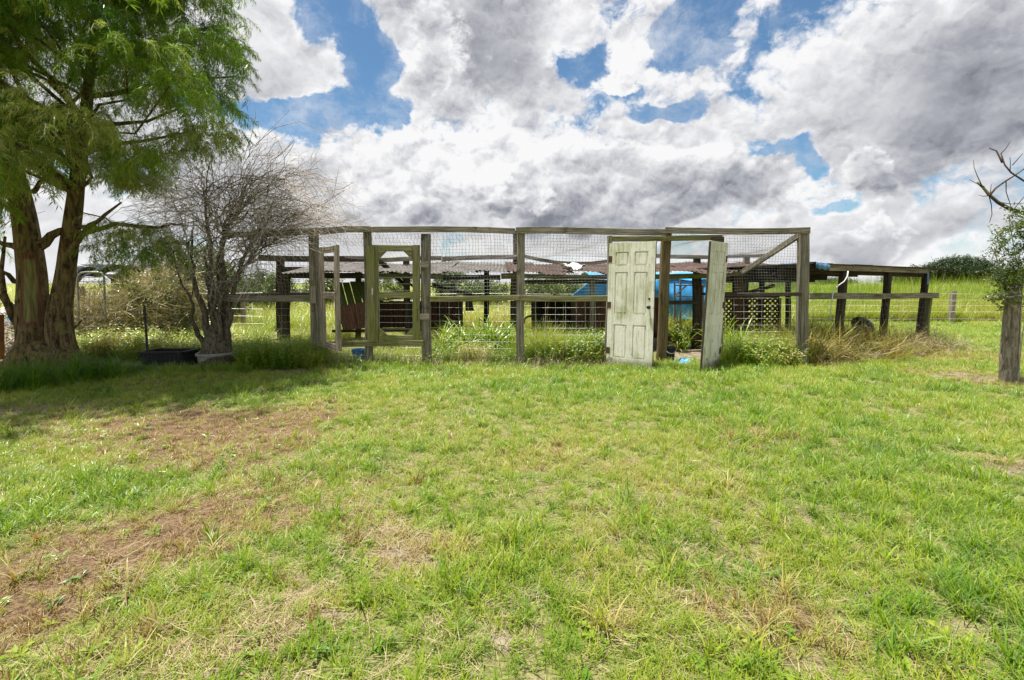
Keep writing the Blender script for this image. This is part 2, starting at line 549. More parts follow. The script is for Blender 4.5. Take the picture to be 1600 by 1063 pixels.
plain_mat('bright_wire', (0.66, 0.66, 0.63), 0.5, 0.35, dirt=(0.28, 0.22, 0.16), dirt_amt=0.2)
plain_mat('steel', (0.36, 0.35, 0.33), 0.45, 0.8, dirt=(0.16, 0.09, 0.05), dirt_amt=0.5)
plain_mat('rust', (0.20, 0.075, 0.025), 0.85, 0.1, dirt=(0.09, 0.03, 0.012), dirt_amt=0.5)
plain_mat('black_plastic', (0.017, 0.017, 0.018), 0.45, dirt=(0.07, 0.06, 0.05), dirt_amt=0.2)
plain_mat('black_tarp', (0.012, 0.015, 0.020), 0.42, dirt=(0.045, 0.045, 0.045), dirt_amt=0.3, spec=0.5)
plain_mat('blue_plastic', (0.02, 0.13, 0.33), 0.4, dirt=(0.10, 0.13, 0.16), dirt_amt=0.25, spec=0.5)
plain_mat('blue_tarp', (0.045, 0.31, 0.66), 0.42, var=0.28, scale=4.0, dirt=(0.16, 0.30, 0.42), dirt_amt=0.35, spec=0.45)
plain_mat('faded_tarp', (0.07, 0.17, 0.29), 0.6, var=0.4, scale=12, dirt=(0.05, 0.06, 0.06), dirt_amt=0.5)
plain_mat('dark_rust', (0.085, 0.045, 0.028), 0.85, 0.1, dirt=(0.05, 0.04, 0.03), dirt_amt=0.5)
plain_mat('white_paint', (0.62, 0.62, 0.60), 0.6, dirt=(0.25, 0.24, 0.2), dirt_amt=0.4)
plain_mat('concrete', (0.26, 0.25, 0.22), 0.95, var=0.3, scale=22, dirt=(0.09, 0.10, 0.055), dirt_amt=0.6, bump=0.01)
plain_mat('sandy_soil', (0.30, 0.215, 0.155), 0.95, var=0.3, scale=14, dirt=(0.13, 0.075, 0.045), dirt_amt=0.5, bump=0.02)
plain_mat('rust_sheet', (0.085, 0.055, 0.043), 0.7, 0.2, var=0.45, scale=5, dirt=(0.035, 0.024, 0.020), dirt_amt=0.6)
plain_mat('grey_sheet', (0.16, 0.145, 0.13), 0.65, 0.25, var=0.35, scale=5, dirt=(0.06, 0.045, 0.035), dirt_amt=0.6)

# ------------------------------------------------------------------ ground
def ell(lst):
    """patches seen at (px, py, rx, ry, weight) -> world ellipses"""
    out = []
    for (px, py, rx, ry, w) in lst:
        c = G(px, py); a = G(px + rx, py); f = G(px, max(py - ry, 470)); b = G(px, py + ry)
        out.append((c.x, (f.y + b.y) / 2, abs(a.x - c.x), max(0.15, abs(f.y - b.y) / 2), w))
    return out
def field(lst, x, y):
    t = np.zeros_like(x)
    wx = x + (fbm(x, y, 1.7, 3) - 0.5) * 0.9
    wy = y + (fbm(x + 40, y, 1.7, 3) - 0.5) * 0.9
    for (cx, cy, rx, ry, w) in lst:
        dd = ((wx - cx) / rx) ** 2 + ((wy - cy) / ry) ** 2
        t = t + w * np.clip(1.35 - dd, 0, 1)
    return t
BROWN = ell([(110, 900, 190, 110, 0.75), (40, 960, 110, 80, 0.7), (330, 690, 210, 50, 0.85), (450, 655, 100, 30, 0.75), (330, 830, 130, 70, 0.75),
             (170, 665, 200, 30, 0.5), (420, 745, 120, 30, 0.35), (1270, 970, 180, 60, 0.45), (1180, 890, 130, 50, 0.25), (1230, 700, 120, 35, 0.25),
             (620, 845, 110, 50, 0.5), (440, 970, 150, 60, 0.35), (770, 720, 150, 40, 0.25), (960, 830, 120, 60, 0.25), (620, 680, 60, 18, 0.3),
             (1500, 590, 90, 14, 0.5), (1480, 555, 120, 12, 0.5), (960, 1010, 120, 40, 0.4), (150, 1040, 150, 30, 0.4), (560, 770, 100, 40, 0.35)])
BARE = ell([(635, 835, 70, 38, 1.05), (430, 990, 100, 26, 0.4), (80, 850, 90, 34, 0.2), (120, 940, 100, 44, 0.2), (1580, 728, 60, 22, 1.0), (1545, 592, 70, 12, 0.9),
            (270, 1045, 140, 18, 0.35), (640, 1040, 110, 26, 0.35), (330, 700, 80, 20, 0.2), (985, 740, 60, 14, 0.45), (1110, 640, 50, 12, 0.3), (60, 640, 110, 12, 0.8), (40, 585, 80, 16, 0.8),
            (1300, 1000, 70, 30, 0.35), (480, 585, 120, 10, 0.4), (800, 574, 330, 5, 0.6), (1060, 545, 60, 24, 1.0), (1250, 566, 90, 8, 0.6)])
FRESH = ell([(800, 600, 420, 34, 0.7), (1250, 590, 260, 30, 0.55), (130, 770, 160, 50, 0.7), (40, 800, 90, 60, 0.7), (1450, 800, 260, 170, 0.65), (740, 890, 110, 90, 0.75), (1550, 960, 150, 90, 0.6),
             (1300, 650, 330, 40, 0.45), (900, 950, 120, 70, 0.35), (1120, 870, 120, 90, 0.4), (700, 690, 230, 60, 0.25), (1480, 545, 110, 20, 0.5), (400, 870, 70, 60, 0.2), (560, 920, 90, 40, 0.3)])

def relief(x, y):
    near = np.clip((30 - np.hypot(x, y)) / 20, 0, 1)
    return ((fbm(x, y, 0.9, 4) - 0.5) * 0.09 + (fbm(x, y, 6.0, 3) - 0.5) * 0.022) * near

def graded(a, b, fine, lo, hi, grow):
    """grid lines: fine between a and b, growing steps out to lo and hi"""
    ls = list(np.arange(a, b, fine))
    s, x = fine, b
    while x < hi:
        ls.append(x); s *= grow; x += s
    ls.append(hi)
    s, x = fine, a - fine
    while x > lo:
        ls.insert(0, x); s *= grow; x -= s
    ls.insert(0, lo)
    return np.array(ls)
gx = graded(-6.0, 6.0, 0.05, -4000, 4000, 1.12)
gy = graded(1.2, 8.6, 0.05, -600, 6000, 1.10)
GX, GY = np.meshgrid(gx, gy)
GZ = relief(GX, GY)
nx, ny = len(gx), len(gy)
me = bpy.data.meshes.new('ground')
vv = np.stack([GX.ravel(), GY.ravel(), GZ.ravel()], 1)
ii = (np.arange(ny - 1)[:, None] * nx + np.arange(nx - 1)[None, :]).ravel()
quads = np.stack([ii, ii + 1, ii + nx + 1, ii + nx], 1)
me.vertices.add(len(vv)); me.vertices.foreach_set('co', vv.ravel())
me.loops.add(len(quads) * 4); me.loops.foreach_set('vertex_index', quads.ravel().astype(np.int32))
me.polygons.add(len(quads)); me.polygons.foreach_set('loop_start', (np.arange(len(quads)) * 4).astype(np.int32))
me.polygons.foreach_set('loop_total', np.full(len(quads), 4, dtype=np.int32))
me.polygons.foreach_set('use_smooth', np.ones(len(quads), dtype=bool))
me.update()
for nm, fl in (('dry', BROWN), ('bare', BARE)):
    at = me.attributes.new(nm, 'FLOAT', 'POINT')
    at.data.foreach_set('value', field(fl, GX, GY).ravel().astype(np.float32))
m, n, out = new_mat('turf_soil')
pos, uv, rnd = coords(n)
dry = n.n('ShaderNodeAttribute', attribute_name='dry').outputs['Fac']
bare = n.n('ShaderNodeAttribute', attribute_name='bare').outputs['Fac']
c1 = n.noise(pos, 9.0, 8, 0.68).outputs['Fac']
c2 = n.noise(pos, 70.0, 5, 0.7).outputs['Fac']
c3 = n.noise(pos, 1.1, 4, 0.6).outputs['Fac']
thatch = n.mix(n.smooth(c2, 0.34, 0.66), (0.11, 0.088, 0.046), (0.34, 0.285, 0.155))
green = n.mix(n.smooth(c2, 0.36, 0.64), (0.080, 0.105, 0.020), (0.200, 0.235, 0.050))
soil = n.mix(n.smooth(n.math('ADD', n.math('MULTIPLY', c1, .5), n.math('MULTIPLY', c2, .5)), 0.38, 0.62), (0.14, 0.108, 0.082), (0.35, 0.29, 0.235))
rb = n.mix(n.smooth(c2, 0.36, 0.64), (0.075, 0.045, 0.025), (0.24, 0.165, 0.095))
col = n.mix(n.smooth(n.math('ADD', c1, n.math('MULTIPLY', c3, 0.3)), 0.52, 0.78), green, thatch)
col = n.mix(n.smooth(n.math('ADD', dry, n.math('MULTIPLY', n.math('SUBTRACT', c1, 0.5), 1.4)), 0.25, 0.85), col, rb)
col = n.mix(n.smooth(n.math('ADD', bare, n.math('MULTIPLY', n.math('SUBTRACT', c1, 0.5), 3.0)), 0.35, 1.05), col, soil)
principled(n, out, col, 0.95, n.math('ADD', n.math('MULTIPLY', c1, 0.7), n.math('MULTIPLY', c2, 0.35)), 0.03, spec=0.1)
me.materials.append(m)
ground = bpy.data.objects.new('ground', me)
link(ground)
tag(ground, kind='structure')

# ------------------------------------------------------------------ scatter: a mesh of points, each carrying a clump (geometry nodes)
def clump_mesh(name, V, F, B, mat, smooth=False):
    me = bpy.data.meshes.new(name)
    me.from_pydata(V, [], F)
    a = me.attributes.new('bv', 'FLOAT', 'POINT')
    a.data.foreach_set('value', np.array(B, dtype=np.float32))
    me.materials.append(mat)
    return bpy.data.objects.new(name, me)

def blade(V, F, B, base, yaw, L, w, lean, curl, b, seg=3, twist=0.0):
    """one grass blade: a strip that leans and curls over, tapering to a point"""
    dx, dy = math.cos(yaw), math.sin(yaw)
    sx, sy = -math.sin(yaw + twist), math.cos(yaw + twist)
    x, y, z = base
    i0 = len(V)
    ang = lean
    for k in range(seg + 1):
        t = k / seg
        ww = w * (1 - t) ** 0.6 * (0.65 + 0.35 * min(1, t * 4)) * 0.5
        if k == seg:
            V.append((x, y, z)); B.append(b)
        else:
            V.append((x - sx * ww, y - sy * ww, z)); V.append((x + sx * ww, y + sy * ww, z)); B += [b, b]
        st = L / seg
        x += dx * math.sin(ang) * st; y += dy * math.sin(ang) * st; z += math.cos(ang) * st
        ang += curl / seg
    for k in range(seg - 1):
        F.append((i0 + 2 * k, i0 + 2 * k + 1, i0 + 2 * k + 3, i0 + 2 * k + 2))
    F.append((i0 + 2 * seg - 2, i0 + 2 * seg - 1, i0 + 2 * seg))

def leaf(V, F, B, base, dirv, L, w, up, b, fold=0.25):
    """one leaf: a diamond of four faces folded along its midrib"""
    dirv = Vector(dirv).normalized(); up = Vector(up)
    s = dirv.cross(up)
    if s.length < 1e-3: s = dirv.orthogonal()
    s.normalize(); nrm = s.cross(dirv)
    base = Vector(base); i = len(V)
    mid = base + dirv * L * 0.45
    V += [tuple(base), tuple(mid + s * w / 2 + nrm * fold * w), tuple(base + dirv * L - nrm * L * 0.12), tuple(mid - s * w / 2 + nrm * fold * w), tuple(mid)]
    B += [b] * 5
    F += [(i, i + 4, i + 1), (i + 4, i + 2, i + 1), (i, i + 3, i + 4), (i + 3, i + 2, i + 4)]

def lib(name, fn, count, mat):
    col = bpy.data.collections.new(name)
    for k in range(count):
        V, F, B = [], [], []
        fn(random.Random(hash((len(name), k, 91)) & 0xffff), V, F, B)
        col.objects.link(clump_mesh('clump', V, F, B, mat))
    return col

_gn = {}
def scatter_tree(col, real=False):
    key = col.name + str(real)
    if key in _gn: return _gn[key]
    t = bpy.data.node_groups.new('scatter ' + col.name, 'GeometryNodeTree')
    t.interface.new_socket('Geometry', in_out='INPUT', socket_type='NodeSocketGeometry')
    t.interface.new_socket('Geometry', in_out='OUTPUT', socket_type='NodeSocketGeometry')
    g = NT(t)
    gi = g.n('NodeGroupInput'); go = g.n('NodeGroupOutput')
    ci = g.n('GeometryNodeCollectionInfo')
    ci.inputs['Collection'].default_value = col
    ci.inputs['Separate Children'].default_value = True
    ci.inputs['Reset Children'].default_value = True
    ip = g.n('GeometryNodeInstanceOnPoints')
    ip.inputs['Pick Instance'].default_value = True
    t.links.new(gi.outputs[0], ip.inputs['Points'])
    t.links.new(ci.outputs[0], ip.inputs['Instance'])
    def named(nm, ty):
        a = g.n('GeometryNodeInputNamedAttribute', data_type=ty)
        a.inputs[0].default_value = nm
        return a.outputs[0]
    t.links.new(named('pick', 'INT'), ip.inputs['Instance Index'])
    t.links.new(named('rot', 'FLOAT_VECTOR'), ip.inputs['Rotation'])
    t.links.new(named('scl', 'FLOAT_VECTOR'), ip.inputs['Scale'])
    last = ip.outputs[0]
    if real:
        rz = g.n('GeometryNodeRealizeInstances'); t.links.new(last, rz.inputs[0]); last = rz.outputs[0]
    t.links.new(last, go.inputs[0])
    _gn[key] = t
    return t

def scatter(name, col, pts, rot, scl, tone, parent=None, origin=(0, 0, 0), kind='stuff', label=None):
    pts = np.asarray(pts, float)
    N_ = len(pts)
    scl = np.asarray(scl, float)
    if scl.ndim == 1: scl = np.repeat(scl[:, None], 3, 1)
    me = bpy.data.meshes.new(name)
    me.vertices.add(N_)
    me.vertices.foreach_set('co', (pts - np.array(origin)).ravel())
    for nm, ty, val in (('pick', 'INT', rng.integers(0, 1000, N_).astype(np.int32)), ('rot', 'FLOAT_VECTOR', np.asarray(rot, np.float32).ravel()),
                        ('scl', 'FLOAT_VECTOR', scl.astype(np.float32).ravel()), ('tone', 'FLOAT', np.asarray(tone, np.float32))):
        a = me.attributes.new(nm, ty, 'POINT')
        a.data.foreach_set('vector' if ty == 'FLOAT_VECTOR' else 'value', val)
    o = bpy.data.objects.new(name, me)
    link(o, parent, origin)
    md = o.modifiers.new('scatter', 'NODES')
    md.node_group = scatter_tree(col, kind is None)
    if kind: o['kind'] = kind
    if label: o['label'] = label
    return o

# ---- clump libraries
leaf_mat('grass_blade', [(0.0, (0.070, 0.165, 0.012)), (0.22, (0.155, 0.275, 0.014)), (0.42, (0.27, 0.36, 0.022)), (0.60, (0.38, 0.385, 0.065)),
                         (0.77, (0.50, 0.41, 0.18)), (0.91, (0.30, 0.165, 0.060)), (1.0, (0.16, 0.080, 0.033))], var=0.36, trans=0.42, gloss=0.13, rough=0.45)
leaf_mat('straw', [(0.0, (0.26, 0.23, 0.10)), (0.5, (0.43, 0.36, 0.215)), (1.0, (0.27, 0.165, 0.09))], var=0.5, trans=0.15, gloss=0.05)
def lawn_clump(r, V, F, B):
    for _ in range(24):
        a, q = r.random() * 6.28, abs(r.gauss(0, 0.032))
        blade(V, F, B, (q * math.cos(a), q * math.sin(a), -0.005), r.random() * 6.28, r.uniform(0.035, 0.10), r.uniform(0.003, 0.0065), r.uniform(0.15, 0.95), r.uniform(0.2, 1.5), r.random(), 3, r.uniform(-.4, .4))
def clod_clump(r, V, F, B):
    for _ in range(5):
        c = (r.gauss(0, .05), r.gauss(0, .05)); s_ = r.uniform(.004, .014); i = len(V)
        for (x, y, z) in ((1, 0, 0), (0, 1, 0), (-1, 0, 0), (0, -1, 0), (0, 0, 1), (.6, .6, .6)):
            V.append((c[0] + x * s_ * r.uniform(.7, 1.3), c[1] + y * s_ * r.uniform(.7, 1.3), z * s_ * r.uniform(.5, .9))); B.append(r.random())
        F += [(i, i + 5, i + 4), (i + 5, i + 1, i + 4), (i, i + 1, i + 5), (i + 1, i + 2, i + 4), (i + 2, i + 3, i + 4), (i + 3, i, i + 4)]
def rosette_clump(r, V, F, B):
    for k in range(9):
        a = r.random() * 6.28
        leaf(V, F, B, (r.gauss(0, .015), r.gauss(0, .015), .01), (math.cos(a), math.sin(a), r.uniform(.1, .7)), r.uniform(.025, .06), r.uniform(.012, .024), (0, 0, 1), r.random())
def tuft_clump(r, V, F, B):
    for _ in range(20):
        a, q = r.random() * 6.28, abs(r.gauss(0, 0.03))
        blade(V, F, B, (q * math.cos(a), q * math.sin(a), -0.005), r.random() * 6.28, r.uniform(0.08, 0.19), r.uniform(0.005, 0.010), r.uniform(0.15, 0.9), r.uniform(0.2, 1.6), r.random(), 4, r.uniform(-.4, .4))
def thatch_clump(r, V, F, B):
    for _ in range(26):
        a, q = r.random() * 6.28, r.uniform(0, 0.09)
        blade(V, F, B, (q * math.cos(a), q * math.sin(a), r.uniform(0.002, 0.018)), r.random() * 6.28, r.uniform(0.04, 0.11), r.uniform(0.0022, 0.0045), r.uniform(1.35, 1.6), r.uniform(-0.35, 0.25), r.random(), 2, r.uniform(-1.2, 1.2))
def tall_clump(r, V, F, B):
    for _ in range(26):
        a, q = r.random() * 6.28, abs(r.gauss(0, 0.09))
        blade(V, F, B, (q * math.cos(a), q * math.sin(a), -0.01), r.random() * 6.28, r.uniform(0.25, 0.75), r.uniform(0.005, 0.012), r.uniform(0.03, 0.45), r.uniform(0.3, 1.9), r.random(), 5, r.uniform(-.4, .4))
def corn_clump(r, V, F, B):
    for _ in range(9):
        a, q = r.random() * 6.28, abs(r.gauss(0, 0.04))
        z0 = r.uniform(0, 0.25)
        blade(V, F, B, (q * math.cos(a), q * math.sin(a), z0), r.random() * 6.28, r.uniform(0.45, 0.85), r.uniform(0.02, 0.034), r.uniform(0.1, 0.5), r.uniform(1.2, 2.4), r.random(), 7, r.uniform(-.3, .3))
def weed_clump(r, V, F, B):
    for _ in range(6):
        a = r.random() * 6.28
        p = Vector((r.gauss(0, .05), r.gauss(0, .05), 0))
        dr = Vector((math.cos(a) * .35, math.sin(a) * .35, 1)).normalized()
        H = r.uniform(0.18, 0.42)
        blade(V, F, B, tuple(p), a, H, 0.006, 0.33, 0.1, 0.55, 2)
        for k in range(12):
            t = 0.15 + 0.85 * k / 12
            b = r.random() * 6.28
            leaf(V, F, B, p + dr * H * t, (math.cos(b), math.sin(b), r.uniform(0.0, 0.8)), r.uniform(0.03, 0.075), r.uniform(0.010, 0.024), (0, 0, 1), r.random())
LIB_LAWN = lib('lawn clumps', lawn_clump, 10, M['grass_blade'])
LIB_ROSETTE = lib('lawn weeds', rosette_clump, 6, M['grass_blade'])
LIB_CLOD = lib('crumbs of soil', clod_clump, 6, M['straw'])
LIB_TUFT = lib('tufts', tuft_clump, 8, M['grass_blade'])
LIB_THATCH = lib('thatch', thatch_clump, 6, M['straw'])
LIB_TALL = lib('tall grass', tall_clump, 8, M['grass_blade'])
LIB_CORN = lib('broad grass', corn_clump, 6, M['grass_blade'])
LIB_WEED = lib('weed clumps', weed_clump, 8, M['grass_blade'])

def yaw_rot(n_, tilt=0.12):
    return np.stack([rng.normal(0, tilt, n_), rng.normal(0, tilt, n_), rng.uniform(0, 6.283, n_)], 1)

# ---- the lawn
def in_lawn(x, y):
    """mown turf: all of the near ground up to the pen, and the strip to the right of it back to the far fence"""
    front = 7.75 + 0.25 * (fbm(x, y, 0.8, 2) - 0.5)
    right = (x > 8.9 + 0.3 * fbm(x, y, 0.7, 2)) & (y < 16.6)
    left = (x < -3.0) & (y > 7.2)
    slant = (x > 4.9) & (y < 8.0 + (x - 4.9) * 0.5)
    return (((y < front) | right | slant) & ~left)
xs, ys = [], []
for (y0, y1, den) in ((1.15, 2.6, 620), (2.6, 4.2, 460), (4.2, 6.2, 330), (6.2, 9.2, 240), (9.2, 17.0, 85)):
    hw = 1.15 * y1 + 1.6
    n_ = int((y1 - y0) * 2 * hw * den)
    x_ = rng.uniform(-hw, hw, n_); y_ = rng.uniform(y0, y1, n_)
    k_ = (np.abs(x_) < 1.15 * y_ + 1.6)
    xs.append(x_[k_]); ys.append(y_[k_])
x = np.concatenate(xs); y = np.concatenate(ys)
k = in_lawn(x, y)
x, y = x[k], y[k]
dry, bare, fresh = field(BROWN, x, y), field(BARE, x, y), field(FRESH, x, y)
mott = fbm(x, y, 2.2, 4); mott2 = fbm(x + 90, y + 9, 0.7, 3)
keep = rng.random(len(x)) < np.clip(1.0 - 0.62 * np.clip(bare, 0, 1.1) + 0.25 * np.clip(dry, 0, 1) + 0.15 * fresh, 0.06, 1) * np.clip(0.35 + 1.5 * (mott - 0.2), 0.3, 1)
x, y, dry, bare, fresh, mott, mott2 = (q[keep] for q in (x, y, dry, bare, fresh, mott, mott2))
tone = 0.41 + (mott - 0.5) * 0.48 + (mott2 - 0.5) * 0.22 - 0.06 * np.clip(fresh, 0, 1) + 0.26 * np.clip(dry, 0, 1.2) + 0.12 * np.clip(bare, 0, 1) + rng.normal(0, 0.07, len(x))
brn = rng.random(len(x)) < np.clip((dry - .12) * .9, 0, .62)                  # burnt, reddish brown tufts
tone = np.where(brn, rng.uniform(.84, .98, len(x)), tone)
far = np.clip((y - 5) / 10, 0, 1)
scl = (0.85 + 0.35 * np.clip(fresh, 0, 1) - 0.25 * np.clip(dry, 0, 1)) * rng.uniform(0.7, 1.3, len(x)) * (1 + 0.9 * far)
scatter('lawn_grass', LIB_LAWN, np.stack([x, y, relief(x, y)], 1), yaw_rot(len(x)), scl, np.clip(tone, 0.02, 1.0))
# longer tufts standing out of it
sel = rng.random(len(x)) < (0.035 + 0.11 * np.clip(fresh, 0, 1)) * np.clip(1.2 - dry, 0.1, 1) * np.where(y > 9, 0.4, 1)
scatter('grass_tufts', LIB_TUFT, np.stack([x[sel], y[sel], relief(x[sel], y[sel])], 1), yaw_rot(sel.sum(), 0.2), rng.uniform(0.6, 1.15, sel.sum()), np.clip(tone[sel] - 0.10 + rng.normal(0, 0.08, sel.sum()), 0.0, 0.85))
# cut straw lying between the blades
sel = (rng.random(len(x)) < 0.17) & (y < 9)
scatter('dry_thatch', LIB_THATCH, np.stack([x[sel] + 0.03, y[sel], relief(x[sel], y[sel])], 1), yaw_rot(sel.sum(), 0.1), rng.uniform(0.7, 1.3, sel.sum()), np.clip(0.42 + 0.45 * dry[sel] - 0.25 * bare[sel] + rng.normal(0, 0.15, sel.sum()), 0, 1))

sel = (rng.random(len(x)) < 0.06) & (y < 8)
scatter('lawn_weeds', LIB_ROSETTE, np.stack([x[sel] - 0.02, y[sel] + .02, relief(x[sel], y[sel])], 1), yaw_rot(sel.sum(), 0.15), rng.uniform(0.6, 1.2, sel.sum()), np.clip(0.26 + rng.normal(0, 0.13, sel.sum()), 0, 0.6))
# crumbs of earth and dead stems on the bare places
bx = np.concatenate([rng.normal(c[0], c[2] * .6, 420) for c in BARE]); by = np.concatenate([rng.normal(c[1], c[3] * .6, 420) for c in BARE])
sel = (field(BARE, bx, by) > .35) & (by > 1.3) & (by < 9)
bx, by = bx[sel], by[sel]
scatter('soil_crumbs', LIB_CLOD, np.stack([bx, by, relief(bx, by)], 1), yaw_rot(len(bx), .1), rng.uniform(.25, .7, len(bx)), np.clip(rng.normal(.75, .12, len(bx)), 0, 1))
sel = rng.random(len(bx)) < .16
scatter('dead_stems', LIB_THATCH, np.stack([bx[sel], by[sel], relief(bx[sel], by[sel])], 1), yaw_rot(sel.sum(), .12), rng.uniform(.7, 1.3, sel.sum()), np.clip(rng.normal(.6, .2, sel.sum()), 0, 1))

# ================================================================== the animal pen
YF, YB = 7.9, 11.6                          # its front and back frames
def px2m(p, Y): return p * Y / F_PX
def timber(name, a, b, Y0, Y1, w_px, depth, mat, parent, sag=0.0, wob=0.006, label=None, seed=None):
    """a timber whose centre line runs from pixel a at depth Y0 to pixel b at depth Y1, w_px wide as seen"""
    p0, p1 = P(*a, Y0), P(*b, Y1)
    w = px2m(w_px, (Y0 + Y1) / 2)
    vert = abs(p1.z - p0.z) > abs(p1.x - p0.x) + abs(p1.y - p0.y)
    mb = MB()
    if vert:
        mb.beam(p0, p1, w, depth, up=(0, 1, 0), wob=wob, sag=sag, seed=seed)
    else:
        mb.beam(p0, p1, depth, w, up=(0, 0, 1), wob=wob, sag=sag, seed=seed)
    return mb.build(name, M[mat], parent, label=label)

pen = empty('animal_pen', (0, YF, 0), 'long weathered timber and wire animal pen with two white doors standing open in its front', 'animal pen')
# front posts
for (xt, yt, xb, yb, w, dep, mat) in ((491, 366, 493, 560, 14, 0.12, 'timber'), (575, 361, 577, 566, 12, 0.12, 'timber'), (664.5, 366, 668, 573, 15, 0.13, 'timber'),
                                      (813, 360, 813.5, 573, 13, 0.12, 'timber'), (953.5, 369, 948, 560, 7, 0.10, 'timber_grey'), (1126, 378, 1124, 560, 7, 0.10, 'timber'),
                                      (1254, 361, 1254, 566, 15, 0.14, 'timber')):
    timber('post', (xt, yt), (xb, yb + 10), YF, YF, w * .92, dep, mat, pen, wob=0.010)
timber('post', (1043, 362), (1031, 575), YF + 0.14, YF + 0.25, 14, 0.11, 'timber_brown', pen, wob=0.012, label='brown leaning post in the middle of the doorway')
# top rail, nailed up in four lengths
rl = -0.085
for (a, b, w) in (((350, 366.5), (500, 362.2), 9), ((501, 361.5), (579, 357.5), 10), ((580, 357.8), (805, 361.2), 9), ((806, 361.0), (1039, 362.0), 10), ((1040, 360.8), (1265, 360.5), 9.5)):
    timber('top_rail', a, b, YF + rl, YF + rl, w, 0.045, 'timber', pen, wob=0.014)
timber('door_header', (957, 373.5), (1128, 371.5), YF - 0.03, YF - 0.03, 8, 0.06, 'timber_green', pen, wob=0.004)
timber('header_block', (1112, 375), (1131, 374.5), YF - 0.075, YF - 0.075, 8, 0.04, 'timber_dark', pen)
# middle rails
timber('middle_rail', (325, 465), (493, 467.5), YF - 0.075, YF - 0.075, 10, 0.045, 'timber', pen, wob=0.01)
timber('middle_rail', (672, 467), (812, 466), YF - 0.075, YF - 0.075, 8.5, 0.045, 'timber_green', pen, wob=0.008)
timber('middle_rail', (812.5, 466), (950, 467), YF - 0.075, YF - 0.075, 9, 0.045, 'timber_green', pen, wob=0.008)
timber('middle_rail', (1126, 460.5), (1252, 460.5), YF - 0.085, YF - 0.085, 6, 0.045, 'timber_dark', pen, wob=0.008)
timber('bottom_rail', (496, 538), (662, 536.5), YF - 0.085, YF - 0.085, 9, 0.05, 'timber_green', pen, wob=0.006)
# brace from the corner post down to the shed roof line, and the back frame
timber('brace', (1248, 368.5), (1158, 427), YF + 0.02, YF + 1.6, 8.5, 0.05, 'timber', pen)
for (a, b, w, mat, sg) in (((405, 403), (576, 405.5), 9, 'timber_dark', 0), ((577, 407), (690, 403.5), 7, 'timber', 0), ((691, 404.5), (806, 401.5), 7, 'timber', 0), ((818, 401), (952, 408), 5.5, 'timber', 0.10),
                           ((1018, 398.5), (1108, 402.5), 6, 'timber', 0.02), ((1128, 401.5), (1208, 398.2), 5, 'timber', 0)):
    timber('back_rail', a, b, YB, YB, w, 0.05, mat, pen, sag=sg, wob=0.01)
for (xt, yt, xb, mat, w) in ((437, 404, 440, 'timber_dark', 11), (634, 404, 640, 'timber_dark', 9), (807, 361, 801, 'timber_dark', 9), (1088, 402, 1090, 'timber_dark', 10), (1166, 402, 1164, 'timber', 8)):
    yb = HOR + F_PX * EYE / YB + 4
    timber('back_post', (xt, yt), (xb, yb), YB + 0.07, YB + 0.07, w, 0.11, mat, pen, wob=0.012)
timber('back_rail', (370, 462), (490, 460), YB, YB, 6, 0.05, 'timber_dark', pen, wob=0.01)
for (a, b, w) in (((580, 398), (638, 450), 5), ((676, 447), (739, 463), 4), ((588, 402), (650, 452), 3.2)):
    timber('brace', a, b, YB - 1.0, YB - 0.6, w, 0.04, 'timber_dark', pen)

# ---- welded wire on the front, the field wire below, the netting over the top
def wire_sheet(name, c00, c10, c01, c11, du, dv, r, mat, parent, seed, wav=0.022, lines=(1, 1)):
    """wires woven between four corners; du and dv are the spacings in metres"""
    rr = random.Random(seed)
    c00, c10, c01, c11 = (Vector(c) for c in (c00, c10, c01, c11))
    nrm = (c10 - c00).cross(c01 - c00).normalized()
    Wd, H = (c10 - c00).length, (c01 - c00).length
    def pt(u, v):
        p = c00.lerp(c10, u).lerp(c01.lerp(c11, u), v)
        q = wav * (math.sin(u * Wd * 3.1 + seed) * math.sin(v * 5.0 + seed * 1.7) + 0.6 * math.sin(u * Wd * 7.3 + v * 9))
        return p + nrm * q + (c10 - c00).normalized() * (0.5 * wav * math.sin(v * 8 + u * Wd * 2.2)) + Vector((0, 0, 0.5 * wav * math.sin(u * Wd * 2.9 + v * 3 + seed)))
    mb = MB()
    nu, nv = int(Wd / du), int(H / dv)
    if lines[0]:
        for i in range(nu + 1):
            if rr.random() < 0.03: continue
            u = min(1, max(0, i / nu + rr.uniform(-.06, .06) / nu))
            mb.tube([pt(u, k / 6) for k in range(7)], r, 3, cap=False)
    if lines[1]:
        sg = max(3, int(Wd / 0.22))
        for j in range(nv + 1):
            v = j / nv
            mb.tube([pt(k / sg, v) for k in range(sg + 1)], r, 3, cap=False)
    return mb.build(name, M[mat], parent)
def Q(xa, ya, xb, yb, Y):
    """corners of an upright rectangle seen from (xa, ya) top left to (xb, yb) bottom right"""
    return P(xa, yb, Y), P(xb, yb, Y), P(xa, ya, Y), P(xb, ya, Y)
yw = YF + 0.075
for k, (xa, ya, xb, yb, du, dv) in enumerate(((498, 366, 570, 384, .05, .05), (582, 366, 658, 384, .055, .055), (672, 364, 807, 468, .052, .052), (819, 365, 950, 468, .052, .045),
                                              (1130, 365, 1247, 462, .045, .045), (380, 368, 486, 466, .06, .06))):
    wire_sheet('wire_mesh', *Q(xa, ya, xb, yb, yw), du, dv, 0.0021, 'galvanized_wire', pen, k + 1)
for k, (xa, xb, ya, yb, r) in enumerate(((672, 807, 470, 566, 0.0013), (820, 947, 470, 566, 0.0021), (1133, 1247, 466, 560, 0.0019), (380, 487, 472, 566, 0.0012), (498, 658, 543, 568, 0.0016))):
    wire_sheet('field_wire', *Q(xa, ya, xb, yb, yw), 0.15, 0.105, r, 'bright_wire', pen, k + 31, wav=0.006)
